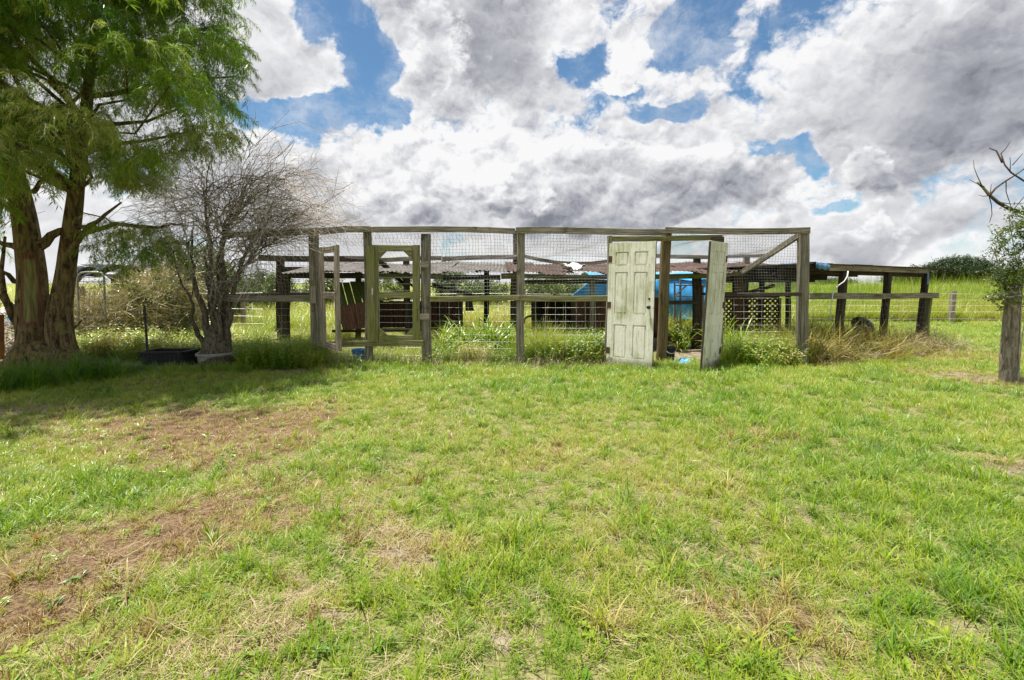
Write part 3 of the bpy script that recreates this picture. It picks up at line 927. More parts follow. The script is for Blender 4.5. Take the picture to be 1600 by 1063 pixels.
zf, zb = P(800, 364, YF).z, P(800, 403, YB).z
for k, (xa, xb, sp) in enumerate(((500, 808, .075), (812, 1040, .06), (1044, 1250, .05))):
    a0, a1 = P(xa, 364, YF), P(xb, 364, YF)
    b0 = Vector((a0.x * 1.28, YB, zb)); b1 = Vector((a1.x * 1.28, YB, zb))
    wire_sheet('roof_netting', a0, a1, b0, b1, sp, sp * 1.6, 0.0018, 'galvanized_wire', pen, k + 51, wav=0.03)

# ---- timber screen doors
def frame_door(name, A, B, ztop, zbot, label, mats, wst, mid, mesh=True, gusset=True, seed=1, lean=0.0):
    """a ledged screen door hung between ground points A (hinge) and B"""
    A, B = Vector(A), Vector(B)
    o = bpy.data.objects.new(name, None); o.empty_display_size = 0.2
    link(o, pen, A); o['label'] = label
    ax = (B - A).normalized()
    L = (B - A).length
    nr = ax.cross(Vector((0, 0, 1)))
    t = 0.045
    def pt(u, z, dpt=0.0):
        return Vector((A.x, A.y, 0)) + ax * (u + lean * (z - zbot)) + Vector((0, 0, z)) + nr * dpt
    def part(nm, u0, z0, u1, z1, w, mat, dpt=0.0, th=t):
        mb = MB(); p0, p1 = pt(u0, z0, dpt), pt(u1, z1, dpt)
        mb.beam(p0, p1, w, th, up=nr, wob=0.004, seed=seed + int(u0 * 90 + z0 * 31))
        return mb.build(nm, M[mat], o)
    part('stile', wst[0] / 2, zbot, wst[0] / 2, ztop, wst[0], mats[0])
    part('stile', L - wst[1] / 2, zbot, L - wst[1] / 2, ztop, wst[1], mats[1])
    i0, i1 = wst[0] + 0.002, L - wst[1] - 0.002
    part('rail', i0, ztop - 0.05, i1, ztop - 0.05, 0.095, mats[2])
    part('rail', i0, zbot + 0.05, i1, zbot + 0.05, 0.10, mats[2])
    part('rail', i0, mid, i1, mid, 0.10, mats[2])
    if gusset:
        for (u, z, du, dz) in ((i0, ztop - 0.1, 1, -1), (i1, ztop - 0.1, -1, -1), (i0, zbot + 0.1, 1, 1), (i1, zbot + 0.1, -1, 1)):
            mb = MB(); g = 0.135
            q = [pt(u, z, t / 2 - .004), pt(u + du * g, z, t / 2 - .004), pt(u, z + dz * g, t / 2 - .004)]
            r_ = [v - nr * (t - .008) for v in q]
            mb.add([tuple(v) for v in q + r_], [(0, 1, 2), (5, 4, 3), (0, 3, 4, 1), (1, 4, 5, 2), (2, 5, 3, 0)], [[(0, 0), (.1, 0), (0, .1)]] * 2 + [[(0, 0), (.1, 0), (.1, .04), (0, .04)]] * 3)
            mb.build('gusset', M[mats[2]], o)
    if mesh:
        wire_sheet('wire_mesh', pt(i0, zbot + .1, -.015), pt(i1, zbot + .1, -.015), pt(i0, ztop - .1, -.015), pt(i1, ztop - .1, -.015), 0.30, 0.097, 0.0024, 'bright_wire', o, seed, wav=0.004)
    return o
zt = P(620, 383, YF - 0.1).z; zb_ = P(620, 534, YF - 0.1).z
A = P(581, 500, YF - 0.085); B = P(657, 500, YF - 0.085)
d1 = frame_door('screen_door', (A.x, A.y, 0), (B.x, B.y, 0), zt, zb_, 'green mossy screen door standing shut with cut corner blocks and wire', ('timber_green', 'timber_green', 'timber_green'), (0.115, 0.12), P(620, 460.5, YF).z, seed=3)
mb = MB(); mb.beam(P(578.5, 384, YF - .16), P(580.5, 534, YF - .16), 0.125, 0.03, up=(0, 1, 0), seed=5)
mb.build('closing_board', M['timber_green'], d1)
for zz in (P(655, 414, YF).z, P(655, 494, YF).z):
    for nm, rx in (('hinge', 0),):
        mb = MB(); c = P(659, 0, YF - .15)
        mb.beam((c.x - .075, YF - .163, zz), (c.x + .075, YF - .163, zz), 0.006, 0.085, seed=2)
        mb.build(nm, M['timber_grey'], d1)
mb = MB(); c = P(582, 456, YF - .185); mb.beam((c.x, c.y, c.z + .05), (c.x, c.y, c.z - .05), .018, .018, up=(0, 1, 0)); mb.build('handle', M['white_paint'], d1)
A = P(503, 500, YF - 0.12); B = P(531, 500, YF - 0.62)
d2 = frame_door('screen_door', (A.x, A.y, 0), (B.x, B.y, 0), P(527, 384, YF - .5).z, 0.33, 'grey brown screen door swung out towards the lawn with bare frame', ('timber_grey', 'timber_grey', 'timber_grey'), (0.11, 0.115), P(515, 462, YF - .4).z, mesh=False, gusset=False, seed=9, lean=-0.012)
mb = MB(); mb.beam(P(489, 447, YF - .11), P(489, 474, YF - .11), 0.10, 0.05, up=(0, 1, 0)); mb.build('hinge_block', M['timber_grey'], d2)

# ---- the two panelled house doors
def door_mat():
    m, n, out = new_mat('mossy_door_paint')
    pos, uv, rnd = coords(n)
    a = n.noise(n.vmath('MULTIPLY', pos, (16, 16, 1.3)), 1.6, 6, 0.62).outputs['Fac']
    b = n.noise(pos, 1.9, 5, 0.65).outputs['Fac']
    c = n.noise(pos, 42, 5, 0.7).outputs['Fac']
    base = n.mix(n.smooth(c, 0.3, 0.7), (0.66, 0.63, 0.54), (0.80, 0.78, 0.70))
    f = n.math('ADD', n.math('ADD', n.math('MULTIPLY', a, 0.8), n.math('MULTIPLY', b, 0.9)), n.math('MULTIPLY', c, 0.22))
    base = n.mix(n.smooth(f, 0.85, 1.22, 0, 0.80), base, (0.27, 0.29, 0.085))
    base = n.mix(n.smooth(f, 1.16, 1.42, 0, 0.75), base, (0.105, 0.115, 0.035))
    z = n.n('ShaderNodeSeparateXYZ'); n.put(z.inputs[0], pos)
    foot = n.math('ADD', n.smooth(z.outputs[2], 0.34, 0.02), n.math('MULTIPLY', n.math('SUBTRACT', c, 0.5), 0.9))
    base = n.mix(n.smooth(foot, 0.45, 1.0, 0, 0.75), base, (0.13, 0.115, 0.055))
    ck = n.noise(n.vmath('MULTIPLY', pos, (30, 30, 2.2)), 1.2, 3, 0.5).outputs['Fac']
    base = n.mix(n.smooth(ck, 0.65, 0.72, 0, 0.55), base, (0.16, 0.13, 0.09))
    pl_ = n.noise(n.vmath('MULTIPLY', pos, (9, 9, 4.5)), 2.2, 7, .72).outputs['Fac']
    bare_ = n.smooth(n.math('ADD', pl_, n.smooth(z.outputs[2], .5, .0, 0, .10)), .655, .672)
    base = n.mix(bare_, base, n.mix(a, (.10, .085, .06), (.30, .26, .19)))
    principled(n, out, base, 0.62, n.math('SUBTRACT', n.math('ADD', ck, c), n.math('MULTIPLY', bare_, 1.5)), 0.003, spec=0.35)
    MATS['mossy_door_paint'] = m
door_mat()
def house_door(A, B, H, label, tilt_top, knob):
    """six panel door: stiles and rails around sunk panels with raised fields"""
    A, B = Vector(A), Vector(B)
    o = bpy.data.objects.new('house_door', None); o.empty_display_size = 0.3
    link(o, pen, A); o['label'] = label
    ax = (B - A); ax.z = 0; Wd = ax.length; ax.normalize()
    nr = ax.cross(Vector((0, 0, 1)))          # the face that looks at the lawn
    T = 0.036
    tilt = Vector(tilt_top)
    def pt(u, z, dpt):
        return A + ax * u + Vector((0, 0, z)) + nr * dpt + tilt * (z / H)
    def slab(mb, u0, z0, u1, z1, d0, d1):
        v = [pt(u0, z0, d0), pt(u1, z0, d0), pt(u1, z1, d0), pt(u0, z1, d0), pt(u0, z0, d1), pt(u1, z0, d1), pt(u1, z1, d1), pt(u0, z1, d1)]
        mb.add([tuple(p) for p in v], [(0, 1, 2, 3), (7, 6, 5, 4), (0, 4, 5, 1), (1, 5, 6, 2), (2, 6, 7, 3), (3, 7, 4, 0)])
    st, ml = 0.15 * Wd, 0.13 * Wd
    cols = ((st, (Wd - ml) / 2), ((Wd + ml) / 2, Wd - st))
    rows = ((0.115, 0.40), (0.475, 0.63 * 1.0), (0.0, 0.0))
    # heights of the panel rows as fractions of the door: tall lower, tall middle, short upper
    rws = ((0.075 * H, 0.345 * H), (0.43 * H, 0.765 * H), (0.815 * H, 0.925 * H))
    mb = MB()
    slab(mb, 0, 0, st, H, 0, -T); slab(mb, Wd - st, 0, Wd, H, 0, -T)
    zed = [0] + [q for r in rws for q in r] + [H]
    for k in range(0, len(zed), 2):
        slab(mb, st + .0005, zed[k], Wd - st - .0005, zed[k + 1], -.0006, -T + .0006)
    for (z0, z1) in rws:
        slab(mb, cols[0][1], z0 + .0005, cols[1][0], z1 - .0005, -.0006, -T + .0006)
    mb.build('door_frame', M['mossy_door_paint'], o)
    for (u0, u1) in cols:
        for (z0, z1) in rws:
            mb = MB()
            e = 0.0004
            bd = min(0.028, (u1 - u0) * 0.24)
            a = [pt(u, z, -0.013) for (u, z) in ((u0 + e, z0 + e), (u1 - e, z0 + e), (u1 - e, z1 - e), (u0 + e, z1 - e))]
            b = [pt(u, z, -0.013) for (u, z) in ((u0 + bd * .5, z0 + bd * .5), (u1 - bd * .5, z0 + bd * .5), (u1 - bd * .5, z1 - bd * .5), (u0 + bd * .5, z1 - bd * .5))]
            c = [pt(u, z, -0.003) for (u, z) in ((u0 + bd, z0 + bd), (u1 - bd, z0 + bd), (u1 - bd, z1 - bd), (u0 + bd, z1 - bd))]
            k_ = [pt(u, z, -0.028) for (u, z) in ((u0 + e, z0 + e), (u1 - e, z0 + e), (u1 - e, z1 - e), (u0 + e, z1 - e))]
            mb.add([tuple(p) for p in a + b + c + k_], [(0, 1, 5, 4), (1, 2, 6, 5), (2, 3, 7, 6), (3, 0, 4, 7), (4, 5, 9, 8), (5, 6, 10, 9), (6, 7, 11, 10), (7, 4, 8, 11), (8, 9, 10, 11),
                                                        (15, 14, 13, 12), (0, 12, 13, 1), (1, 13, 14, 2), (2, 14, 15, 3), (3, 15, 12, 0)])
            mb.build('door_panel', M['mossy_door_paint'], o)
    # bare edge strip
    mb = MB(); slab(mb, Wd + .0005, 0.01, Wd + .004, H - .01, -.002, -T + .002); slab(mb, -.004, 0.01, -.0005, H - .01, -.002, -T + .002)
    mb.build('door_edge', M['timber_dark'], o)
    for z in (.13 * H, .5 * H, .87 * H):
        mb = MB(); slab(mb, -.002 if knob else Wd - .058, z - .05, .058 if knob else Wd + .002, z + .05, .004, .0006); mb.build('hinge', M['dark_rust'], o)
    if knob:
        for (nm, z, r1) in (('deadbolt', 0.555 * H, 0.017), ('door_knob', 0.49 * H, 0.026)):
            mb = MB(); c = pt(Wd - 0.075, z, 0.0)
            if nm == 'door_knob':
                mb.tube([c, c + nr * .004, c + nr * .006, c + nr * .025, c + nr * .032, c + nr * .05, c + nr * .057], [r1, r1, .009, .009, r1 * .9, r1, r1 * .6], 14)
            else:
                mb.tube([c + nr * .0005, c + nr * .006], [r1, r1 * .9], 14)
            mb.build(nm, M['black_plastic'], o, smooth=False)
    return o
A = P(947, 562, YF - .10); B = P(1019, 562, YF - 0.50)
house_door((A.x, A.y, 0.02), (B.x, B.y, 0.02), 1.97, 'wide white panelled door with black knob and green algae', (0.03, 0.0, 0), True)
A = P(1097, 570, YF - 0.62); B = P(1124, 570, YF - 0.14)
house_door((A.x, A.y, 0.02), (B.x, B.y, 0.02), 1.97, 'narrow looking white panelled door swung almost edge on, leaning right', (0.11, 0.02, 0), False)

rn = random.Random(8)
for px in (491, 576, 666, 813, 1254):
    for py in (362, 366, 465, 469):
        p = P(px + rn.uniform(-3, 3), py, YF - .115)
        mb = MB(); mb.tube([p, p + Vector((0, .02, 0))], .006, 6); mb.build('nail', M['rust'], pen)

# ================================================================== the low shed roof behind the front frame
shed = empty('open_shed', (0.5, 10.8, 0), 'low open shed with rusty corrugated sheet roof, running along inside the pen', 'shed')
YE, YR = 9.7, 12.2
zE, zR = P(800, 427, YE).z, P(800, 413, YR).z
def sheet_mesh(seed, amp=0.011, bend=0.05):
    rr = random.Random(seed)
    ph = rr.random() * 6
    wd, ln = 0.70, 2.75
    mb = MB()
    mb.grid(lambda u, v: Vector(((u - .5) * wd, (v - .1) * ln, amp * math.sin(u * 2 * math.pi * 8) + 0.02 * math.sin(v * 5 + ph) + bend * (v - .4) ** 2 * math.sin(ph * 3) + 0.015 * math.sin(u * 3 + ph))), 32, 5)
    return mb
protos = []
for k, mt in enumerate(('rust_sheet', 'grey_sheet', 'rust_sheet', 'grey_sheet')):
    mb = sheet_mesh(k + 3)
    me_ = mb.build('roof_sheet', M[mt], shed, origin=(0, 0, 0), thick=0.003)
    protos.append(me_)
slope = math.atan2(zR - zE, YR - YE)
xs_ = np.arange(P(452, 427, YE).x, P(1262, 427, YE).x, 0.625)
rr = random.Random(5)
for i, xx in enumerate(xs_):
    pxx = 800 + xx * F_PX / YE
    src = protos[rr.choice((1, 3))] if pxx < 770 else protos[rr.choice((0, 2))]
    o = src if src.get('used') is None else src.copy()
    if o is not src:
        ROOT.objects.link(o); o.parent = shed
    src['used'] = 1
    loc = Vector((xx + 0.3, YE, zE + 0.035 + rr.uniform(-.012, .015) + 0.01 * (i % 2)))
    o.location = loc - WL[shed.name]
    o.rotation_euler = (slope + rr.uniform(-.012, .012), rr.uniform(-.02, .02), rr.uniform(-.03, .03))
for p_ in protos:
    if p_.get('used') is None: bpy.data.objects.remove(p_)
    elif 'used' in p_: del p_['used']
for o in list(shed.children):
    if 'used' in o: del o['used']
for (a, b, w, mat) in (((437, 430), (566, 431), 9, 'timber_dark'), ((567, 431.5), (690, 432), 8, 'timber'), ((691, 434), (782, 434), 8, 'timber_dark'), ((783, 432), (812, 431), 9, 'timber_brown'),
                       ((813, 432), (955, 433), 7, 'timber'), ((956, 433), (1112, 431.5), 8, 'timber_green'), ((1113, 432), (1180, 424.5), 6, 'timber_grey'), ((1181, 431), (1262, 424), 9, 'timber_dark')):
    timber('fascia', a, b, YE + 0.03, YE + 0.03, w, 0.04, mat, shed, wob=0.006)
for (xx, w, mat) in ((446, 13, 'timber_dark'), (636, 9, 'timber_dark'), (804, 11, 'timber_dark'), (925, 7, 'timber'), (1089, 13, 'timber_dark'), (1154, 10, 'timber_red')):
    timber('post', (xx, 432), (xx + rr.uniform(-2, 2), HOR + F_PX * EYE / (YE + .14) + 4), YE + 0.14, YE + 0.14, w, 0.1, mat, shed, wob=0.012)
for (a, b, w) in (((1128, 436), (1262, 433), 13), ((820, 440), (950, 441), 6)):  # added boards: their dark colour makes the shade band below the eave
    timber('shade_board', a, b, YE + .6, YE + .6, w, 0.03, 'timber_dark', shed, wob=0.008)
timber('rafter_plate', (440, 421), (1180, 419), YR - .3, YR - .3, 8, 0.05, 'timber_dark', shed)
for xx in (560, 760, 960, 1150):
    timber('post', (xx, 421), (xx, HOR + F_PX * EYE / (YR - .3) + 3), YR - .3, YR - .3, 8, 0.09, 'timber_dark', shed, wob=0.01)
timber('cross_rail', (1046, 473.5), (1092, 472.5), YE + .02, YE + .02, 6, 0.05, 'timber_dark', shed)
timber('cross_rail', (1095, 460), (1262, 459), YE + .3, YE + .3, 4.5, 0.05, 'timber_dark', shed)
timber('sill', (1030, 529), (1092, 527), YE + .0, YE + .0, 5, 0.09, 'timber_red', shed)
# torn pale sheet hanging over the eave
mb = MB()
c0 = P(880, 420, YE - .05)
mb.grid(lambda u, v: c0 + Vector((u * 0.42 + 0.05 * math.sin(v * 5), 0.06 * math.sin(u * 9) + v * .35, 0.055 * math.sin(u * 8 + v * 3) + 0.02 * math.sin(u * 21) + v * 0.07 + 0.01)), 14, 8)
tag(mb.build('torn_sheet', M['white_paint'], None, smooth=True, thick=0.004), 'crumpled pale torn sheet lying on the rusty roof edge near the white door', 'plastic sheet')

# ---- timber boxes and hutches
def boards_between(name, a, b, c, d, n_, th, mat, parent, gap=0.006, seed=0, vary=0.012):
    """n boards filling the quad a-b (bottom edge) to d-c (top edge), each running bottom to top"""
    rr = random.Random(seed)
    a, b, c, d = Vector(a), Vector(b), Vector(c), Vector(d)
    nr = (b - a).cross(d - a).normalized()
    for i in range(n_):
        u0, u1 = i / n_, (i + 1) / n_
        g = gap / max(0.01, (b - a).length) / 2
        q = [a.lerp(b, u0 + g), a.lerp(b, u1 - g), d.lerp(c, u1 - g), d.lerp(c, u0 + g)]
        off_ = nr * rr.uniform(-.004, .004)
        top = (q[2] - q[1]).normalized() * rr.uniform(-vary, vary)
        q = [q[0] + off_, q[1] + off_, q[2] + off_ + top, q[3] + off_ + top]
        r_ = [p - nr * th for p in q]
        L_ = (q[3] - q[0]).length; w_ = (q[1] - q[0]).length
        u = rr.random() * 9
        mb = MB()
        mb.add([tuple(p) for p in q + r_], [(0, 1, 2, 3), (7, 6, 5, 4), (0, 4, 5, 1), (1, 5, 6, 2), (2, 6, 7, 3), (3, 7, 4, 0)],
               [[(u, 0), (u, w_), (u + L_, w_), (u + L_, 0)], [(u + L_, 0), (u + L_, w_), (u, w_), (u, 0)]] + [[(u, 0), (u, th), (u + .1, th), (u + .1, 0)]] * 4)
        mb.build(name, M[mat], parent)

# tilted dark nest box with its green lid up
nb_ = empty('nest_box', P(552, 515, 9.3), 'dark tilted nest box with green mossy lid boards propped open', 'nest box')
Yn = 9.3
boards_between('front_board', P(538, 516, Yn), P(580, 512, Yn), P(580, 470, Yn), P(527, 480, Yn), 2, 0.02, 'timber_red', nb_, seed=1)
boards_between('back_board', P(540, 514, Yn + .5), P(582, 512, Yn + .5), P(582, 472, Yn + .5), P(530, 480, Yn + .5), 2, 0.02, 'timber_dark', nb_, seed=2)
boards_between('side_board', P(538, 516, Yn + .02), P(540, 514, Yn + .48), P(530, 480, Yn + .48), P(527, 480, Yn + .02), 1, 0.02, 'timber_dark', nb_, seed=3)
boards_between('lid_board', P(533, 484, Yn + .45), P(579, 473, Yn + .45), P(570, 440, Yn + .75), P(522, 441, Yn + .75), 4, 0.02, 'board_green', nb_, seed=4, gap=0.016)
mb = MB(); mb.beam(P(533, 483, Yn + .40), P(580, 473, Yn + .40), 0.05, 0.05, seed=4); mb.build('lid_batten', M['timber_grey'], nb_)
mb = MB(); mb.beam(P(520, 517.5, Yn + .3), P(660, 516, Yn + .3), 0.09, 0.05, seed=5); mb.build('shelf_rail', M['timber_dark'], nb_)
for xx in (527, 575): 
    mb = MB(); p_ = P(xx, 518, Yn + .38); mb.beam(p_, (p_.x, p_.y, -.03), .07, .05, up=(0, 1, 0)); mb.build('leg', M['timber_dark'], nb_)
# slatted hutch behind the green screen door
hc = empty('slatted_hutch', P(655, 515, 10.6), 'brown slatted hutch behind the green screen door, loose boards on its roof', 'hutch')
Yh = 10.5
boards_between('slat', P(592, 512, Yh), P(722, 512, Yh), P(722, 471, Yh), P(592, 471, Yh), 17, 0.018, 'timber_red', hc, gap=0.02, seed=6)
boards_between('back_slat', P(592, 512, Yh + .8), P(722, 512, Yh + .8), P(722, 471, Yh + .8), P(592, 471, Yh + .8), 8, 0.018, 'timber_dark', hc, gap=0.01, seed=7)
for k in range(3):
    mb = MB(); mb.beam(P(588 + k * 5, 469.5 - k * 4.5, Yh - .05 + k * .22), P(664 + k * 3, 462.5 - k * 4, Yh + k * .24), .2, .02, seed=k); mb.build('roof_board', M['timber_grey'], hc)
for (a, b) in (((672, 447), (738, 464)), ((676, 443.5), (742, 461))):
    mb = MB(); mb.beam(P(*a, Yh + .05), P(*b, Yh + .05), .3, .022, seed=9); mb.build('roof_board', M['timber'], hc); Yh += .35
Yh = 10.5
boards_between('end_board', P(727, 486, Yh), P(741, 486, Yh), P(737, 468, Yh), P(727, 468, Yh), 1, 0.03, 'timber_dark', hc)
mb = MB(); mb.beam(P(588, 514.5, Yh - .04), P(726, 514.5, Yh - .04), .05, .05); mb.build('bottom_rail', M['timber_dark'], hc)
for xx in (594, 690, 720):
    mb = MB(); p_ = P(xx, 470, Yh - .06); mb.beam(p_, (p_.x, p_.y, -.03), .09, .05, up=(0, 1, 0)); mb.build('leg', M['timber_dark'], hc)
# long dark hutch left of the doorway
hd = empty('plank_hutch', P(890, 530, 9.9), 'long dark plank hutch left of the white door with a black open bay', 'hutch')
Yk = 9.95
boards_between('plank', P(896, 522, Yk), P(1034, 520, Yk), P(1034, 464, Yk), P(896, 469, Yk), 12, 0.02, 'timber_red', hd, gap=0.008, seed=11)
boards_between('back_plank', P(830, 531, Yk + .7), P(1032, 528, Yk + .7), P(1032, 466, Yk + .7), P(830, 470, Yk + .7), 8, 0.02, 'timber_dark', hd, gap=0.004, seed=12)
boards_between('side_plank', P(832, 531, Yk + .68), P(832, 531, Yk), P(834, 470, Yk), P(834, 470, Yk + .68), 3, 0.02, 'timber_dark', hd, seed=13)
boards_between('roof_plank', P(828, 470, Yk - .06), P(1036, 463.5, Yk - .06), P(1034, 464, Yk + .76), P(830, 469, Yk + .76), 10, 0.02, 'timber', hd, seed=14)
boards_between('kick_board', P(834, 532, Yk - .01), P(895, 531, Yk - .01), P(895, 513, Yk - .01), P(834, 514, Yk - .01), 2, 0.02, 'timber_dark', hd, seed=15)
for xx in (835, 895, 1032):
    mb = MB(); p_ = P(xx, 467, Yk - .03); mb.beam(p_, (p_.x, p_.y, -.03), .075, .05, up=(0, 1, 0)); mb.build('leg', M['timber_dark'], hd)
mb = MB(); mb.tube([P(858, 470, Yk - .12), P(855, 490, Yk - .12), P(851, 516, Yk - .12)], .012, 6)
tag(mb.build('orange_stick', M['rust'], None), 'thin orange brown stick leaning against the black bay of the plank hutch', 'stick')
# black hose end / tyre-like ring beside the hutch
mb = MB(); c0 = P(829, 503, Yk - .2)
mb.tube([c0 + Vector((.13 * math.cos(t), 0.05 * math.sin(t), .11 * math.sin(t))) for t in np.linspace(-.6, 3.4, 14)], .022, 8)
tag(mb.build('hose_loop', M['black_plastic'], None, smooth=True), 'black hose loop sticking up left of the plank hutch', 'hose')

# ---- lattice panel
lp = empty('lattice_panel', P(1178, 530, 9.9), 'brown diamond lattice panel inside the pen, right of the doors', 'lattice')
Yl = 9.9
xa, xb, za, zb2 = P(1126, 0, Yl).x, P(1230, 0, Yl).x, P(0, 532, Yl).z, P(0, 466, Yl).z
hgt = zb2 - za
mbs = []
for dr in (1, -1):
    t = xa - hgt
    while t < xb:
        x0, x1 = (t, t + hgt) if dr == 1 else (t + hgt, t)
        p0, p1 = Vector((x0, Yl + .012 * dr, za)), Vector((x1, Yl + .012 * dr, zb2))
        lo, hi = 0.0, 1.0
        dx = x1 - x0
        for xx in (xa, xb):
            tt = (xx - x0) / dx
            if (xx == xa) == (dx > 0): lo = max(lo, tt)
            else: hi = min(hi, tt)
        if hi - lo > 0.08:
            mb = MB(); mb.beam(p0.lerp(p1, lo), p0.lerp(p1, hi), .022, .034, up=(0, 0, 1), seg=1)
            mb.build('slat', M['timber_dark' if dr == 1 else 'timber_red'], lp)
        t += 0.105
for (a, b) in (((xa - .02, za - .05), (xa - .02, zb2)), ((xb + .02, za - .05), (xb + .02, zb2))):
    mb = MB(); mb.beam((a[0], Yl, a[1]), (b[0], Yl, b[1]), .05, .06, up=(0, 1, 0)); mb.build('edge_batten', M['timber_dark'], lp)
mb = MB(); mb.beam((xa, Yl, zb2 + .02), (xb, Yl, zb2 + .02), .06, .05); mb.build('edge_batten', M['timber_dark'], lp)

# ---- blue tarpaulin tent
bt = empty('blue_tarp_tent', P(1000, 500, 14.0), 'bright blue tarpaulin tent seen through the open doorway', 'tarpaulin')
Yt = 13.9
def tarp_front(u, v):
    px = 892 + u * 232
    ytop = 437 + max(0, (925 - px)) * 0.78
    top, bot = P(px, ytop, Yt), P(px, 500, Yt)
    p = bot.lerp(top, v)
    k = 1 - v
    return p + Vector((0.03 * math.sin(u * 31 + v * 3), -0.10 * k - 0.085 * k * math.sin(u * 26 + 1.5 * math.sin(v * 3)) - 0.05 * math.sin(u * 61 + v * 4) * k - 0.05 * math.sin(v * 7 + u * 5), -0.012 * math.sin(u * 40)))
mb = MB(); mb.grid(tarp_front, 90, 22); mb.build('front_sheet', M['blue_tarp'], bt, smooth=True, thick=0.004)
tl, tr_ = P(925, 437, Yt), P(1124, 437, Yt)
mb = MB(); mb.grid(lambda u, v: tl.lerp(tr_, u) + Vector((0, v * 3.0, 0.22 * math.sin(v * math.pi) + 0.03 * math.sin(u * 22 + v * 3) - .004)), 40, 10); mb.build('roof_sheet', M['blue_tarp'], bt, smooth=True, thick=0.004)
for px in (893, 930, 1000, 1062, 1122):
    mb = MB(); p_ = P(px, 439 if px > 900 else 463, Yt + .12); mb.tube([(p_.x, p_.y, -.03), tuple(p_)], .03, 7); mb.build('pole', M['timber_grey'], bt)
fr = empty('timber_trestle', P(1072, 500, 13.0), 'thin grey timber frame standing in front of the blue tarpaulin', 'frame')
for (a, b) in (((1054, 442), (1054, 520)), ((1063, 437), (1063, 520)), ((1098, 445), (1098, 520)), ((1054, 446), (1100, 446)), ((1056, 461), (1072, 447)), ((1054, 463), (1100, 463))):
    mb = MB(); q0, q1 = P(*a, 13.2), P(*b, 13.2)
    mb.beam(q0, q1, .05, .035, up=(0, 1, 0) if abs(q0.x - q1.x) < .1 else (0, 0, 1)); mb.build('batten', M['timber'], fr)

# ================================================================== right-hand shelter
sh = empty('lean_to_shelter', P(1360, 560, 9.0), 'low flat roofed lean-to at the right end of the pen, open below, on dark posts', 'lean-to')
SA, SB = P(1259, 417, 8.25), P(1484, 426, 10.1)
SA.z = 1.645; SB.z = 1.60
sax = (SB - SA); sax.z = 0; SL = sax.length; sax.normalize()
sback = Vector((-sax.y, sax.x, 0))
def spt(px, z, back=0.0):
    """point on the shelter's front line at image column px"""
    u = (px - 800) / F_PX
    s_ = (u * SA.y - SA.x) / (sax.x - u * sax.y)
    p = SA + sax * s_
    return Vector((p.x, p.y, z)) + sback * back
for k in range(8):
    u0, u1 = k / 8, (k + 1) / 8 - .004
    zz = 1.655 - 0.05 * u0
    boards_between('roof_panel', SA.lerp(SB, u0) - sback * .12 + Vector((0, 0, .05)), SA.lerp(SB, u1) - sback * .12 + Vector((0, 0, .05)),
                   SA.lerp(SB, u1) + sback * 2.9 + Vector((0, 0, .02)), SA.lerp(SB, u0) + sback * 2.9 + Vector((0, 0, .02)), 1, .018, 'timber_dark', sh, seed=k)  # dark timber puts the shade of the underside into the panel colour
for (x0, x1, mat, zz) in ((1290, 1408, 'timber_grey', 1.62), (1409, 1446, 'timber', 1.605), (1262, 1289, 'timber_dark', 1.62)):
    mb = MB(); mb.beam(spt(x0, zz, -.03), spt(x1, zz - .008, -.03), .035, .10, wob=.004, seed=x0); mb.build('fascia', M[mat], sh)
for (xt, xb, w, mat) in ((1322, 1318, .12, 'timber_dark'), (1392, 1388, .09, 'timber_dark'), (1452, 1444, .07, 'timber_dark')):
    mb = MB(); mb.beam(spt(xt, 1.60, .07), spt(xb, -.06, .07), w, .11, up=tuple(sback), wob=.01, seed=xt); mb.build('post', M[mat], sh)
mb = MB(); mb.beam(spt(1461, 1.09, .09), spt(1454, -.06, .09), .07, .10, up=tuple(sback), wob=.008, seed=3); mb.build('post', M['timber_green'], sh)
for px, bk in ((1272, 2.2), (1300, 2.6), (1340, 2.7), (1385, 2.7), (1430, 2.7)):
    mb = MB(); mb.beam(spt(px, 1.6, bk), spt(px, -.05, bk), .10, .10, up=tuple(sback), wob=.01, seed=px); mb.build('post', M['timber_dark'], sh)
mb = MB(); mb.beam(spt(1262, 1.13, -.02), spt(1380, 1.115, -.02), .045, .105, wob=.006); mb.build('front_rail', M['timber'], sh)
mb = MB(); mb.beam(spt(1380.5, 1.115, -.02), spt(1463, 1.10, -.02), .045, .105, wob=.006); mb.build('front_rail', M['timber'], sh)
for (x0, x1, bk, z_, hh) in ((1263, 1338, .55, 1.53, .20), (1263, 1420, 1.9, 1.50, .20), (1300, 1452, 2.75, 1.49, .17)):  # dark boards added to stand in for shade under the lean-to roof
    mb = MB(); mb.beam(spt(x0, z_, bk), spt(x1, z_ - .02, bk), .03, hh, wob=.006, seed=x1); mb.build('shade_board', M['timber_dark'], sh)
for bk, z_ in ((2.65, 1.56), (1.4, 1.58), (0.1, 1.56)):
    mb = MB(); mb.beam(spt(1268, z_, bk), spt(1452, z_ - .04, bk), .05, .09); mb.build('purlin', M['timber_dark'], sh)
mb = MB(); mb.beam(spt(1290, .9, 2.6), spt(1400, 1.3, 2.6), .04, .08); mb.build('back_rail', M['timber_dark'], sh)
mb = MB(); mb.beam(spt(1258, 1.10, 2.1), spt(1330, 1.09, 2.1), .04, .14); mb.build('back_rail', M['timber_grey'], sh)
wire_sheet('wire_mesh', spt(1264, .06, .0), spt(1450, .06, .0), spt(1264, 1.08, .0), spt(1450, 1.06, .0), .10, .10, .0013, 'galvanized_wire', sh, 77)
wire_sheet('wire_mesh', spt(1264, .06, 2.72), spt(1430, .06, 2.72), spt(1264, 1.5, 2.72), spt(1430, 1.5, 2.72), .12, .12, .0013, 'galvanized_wire', sh, 78)
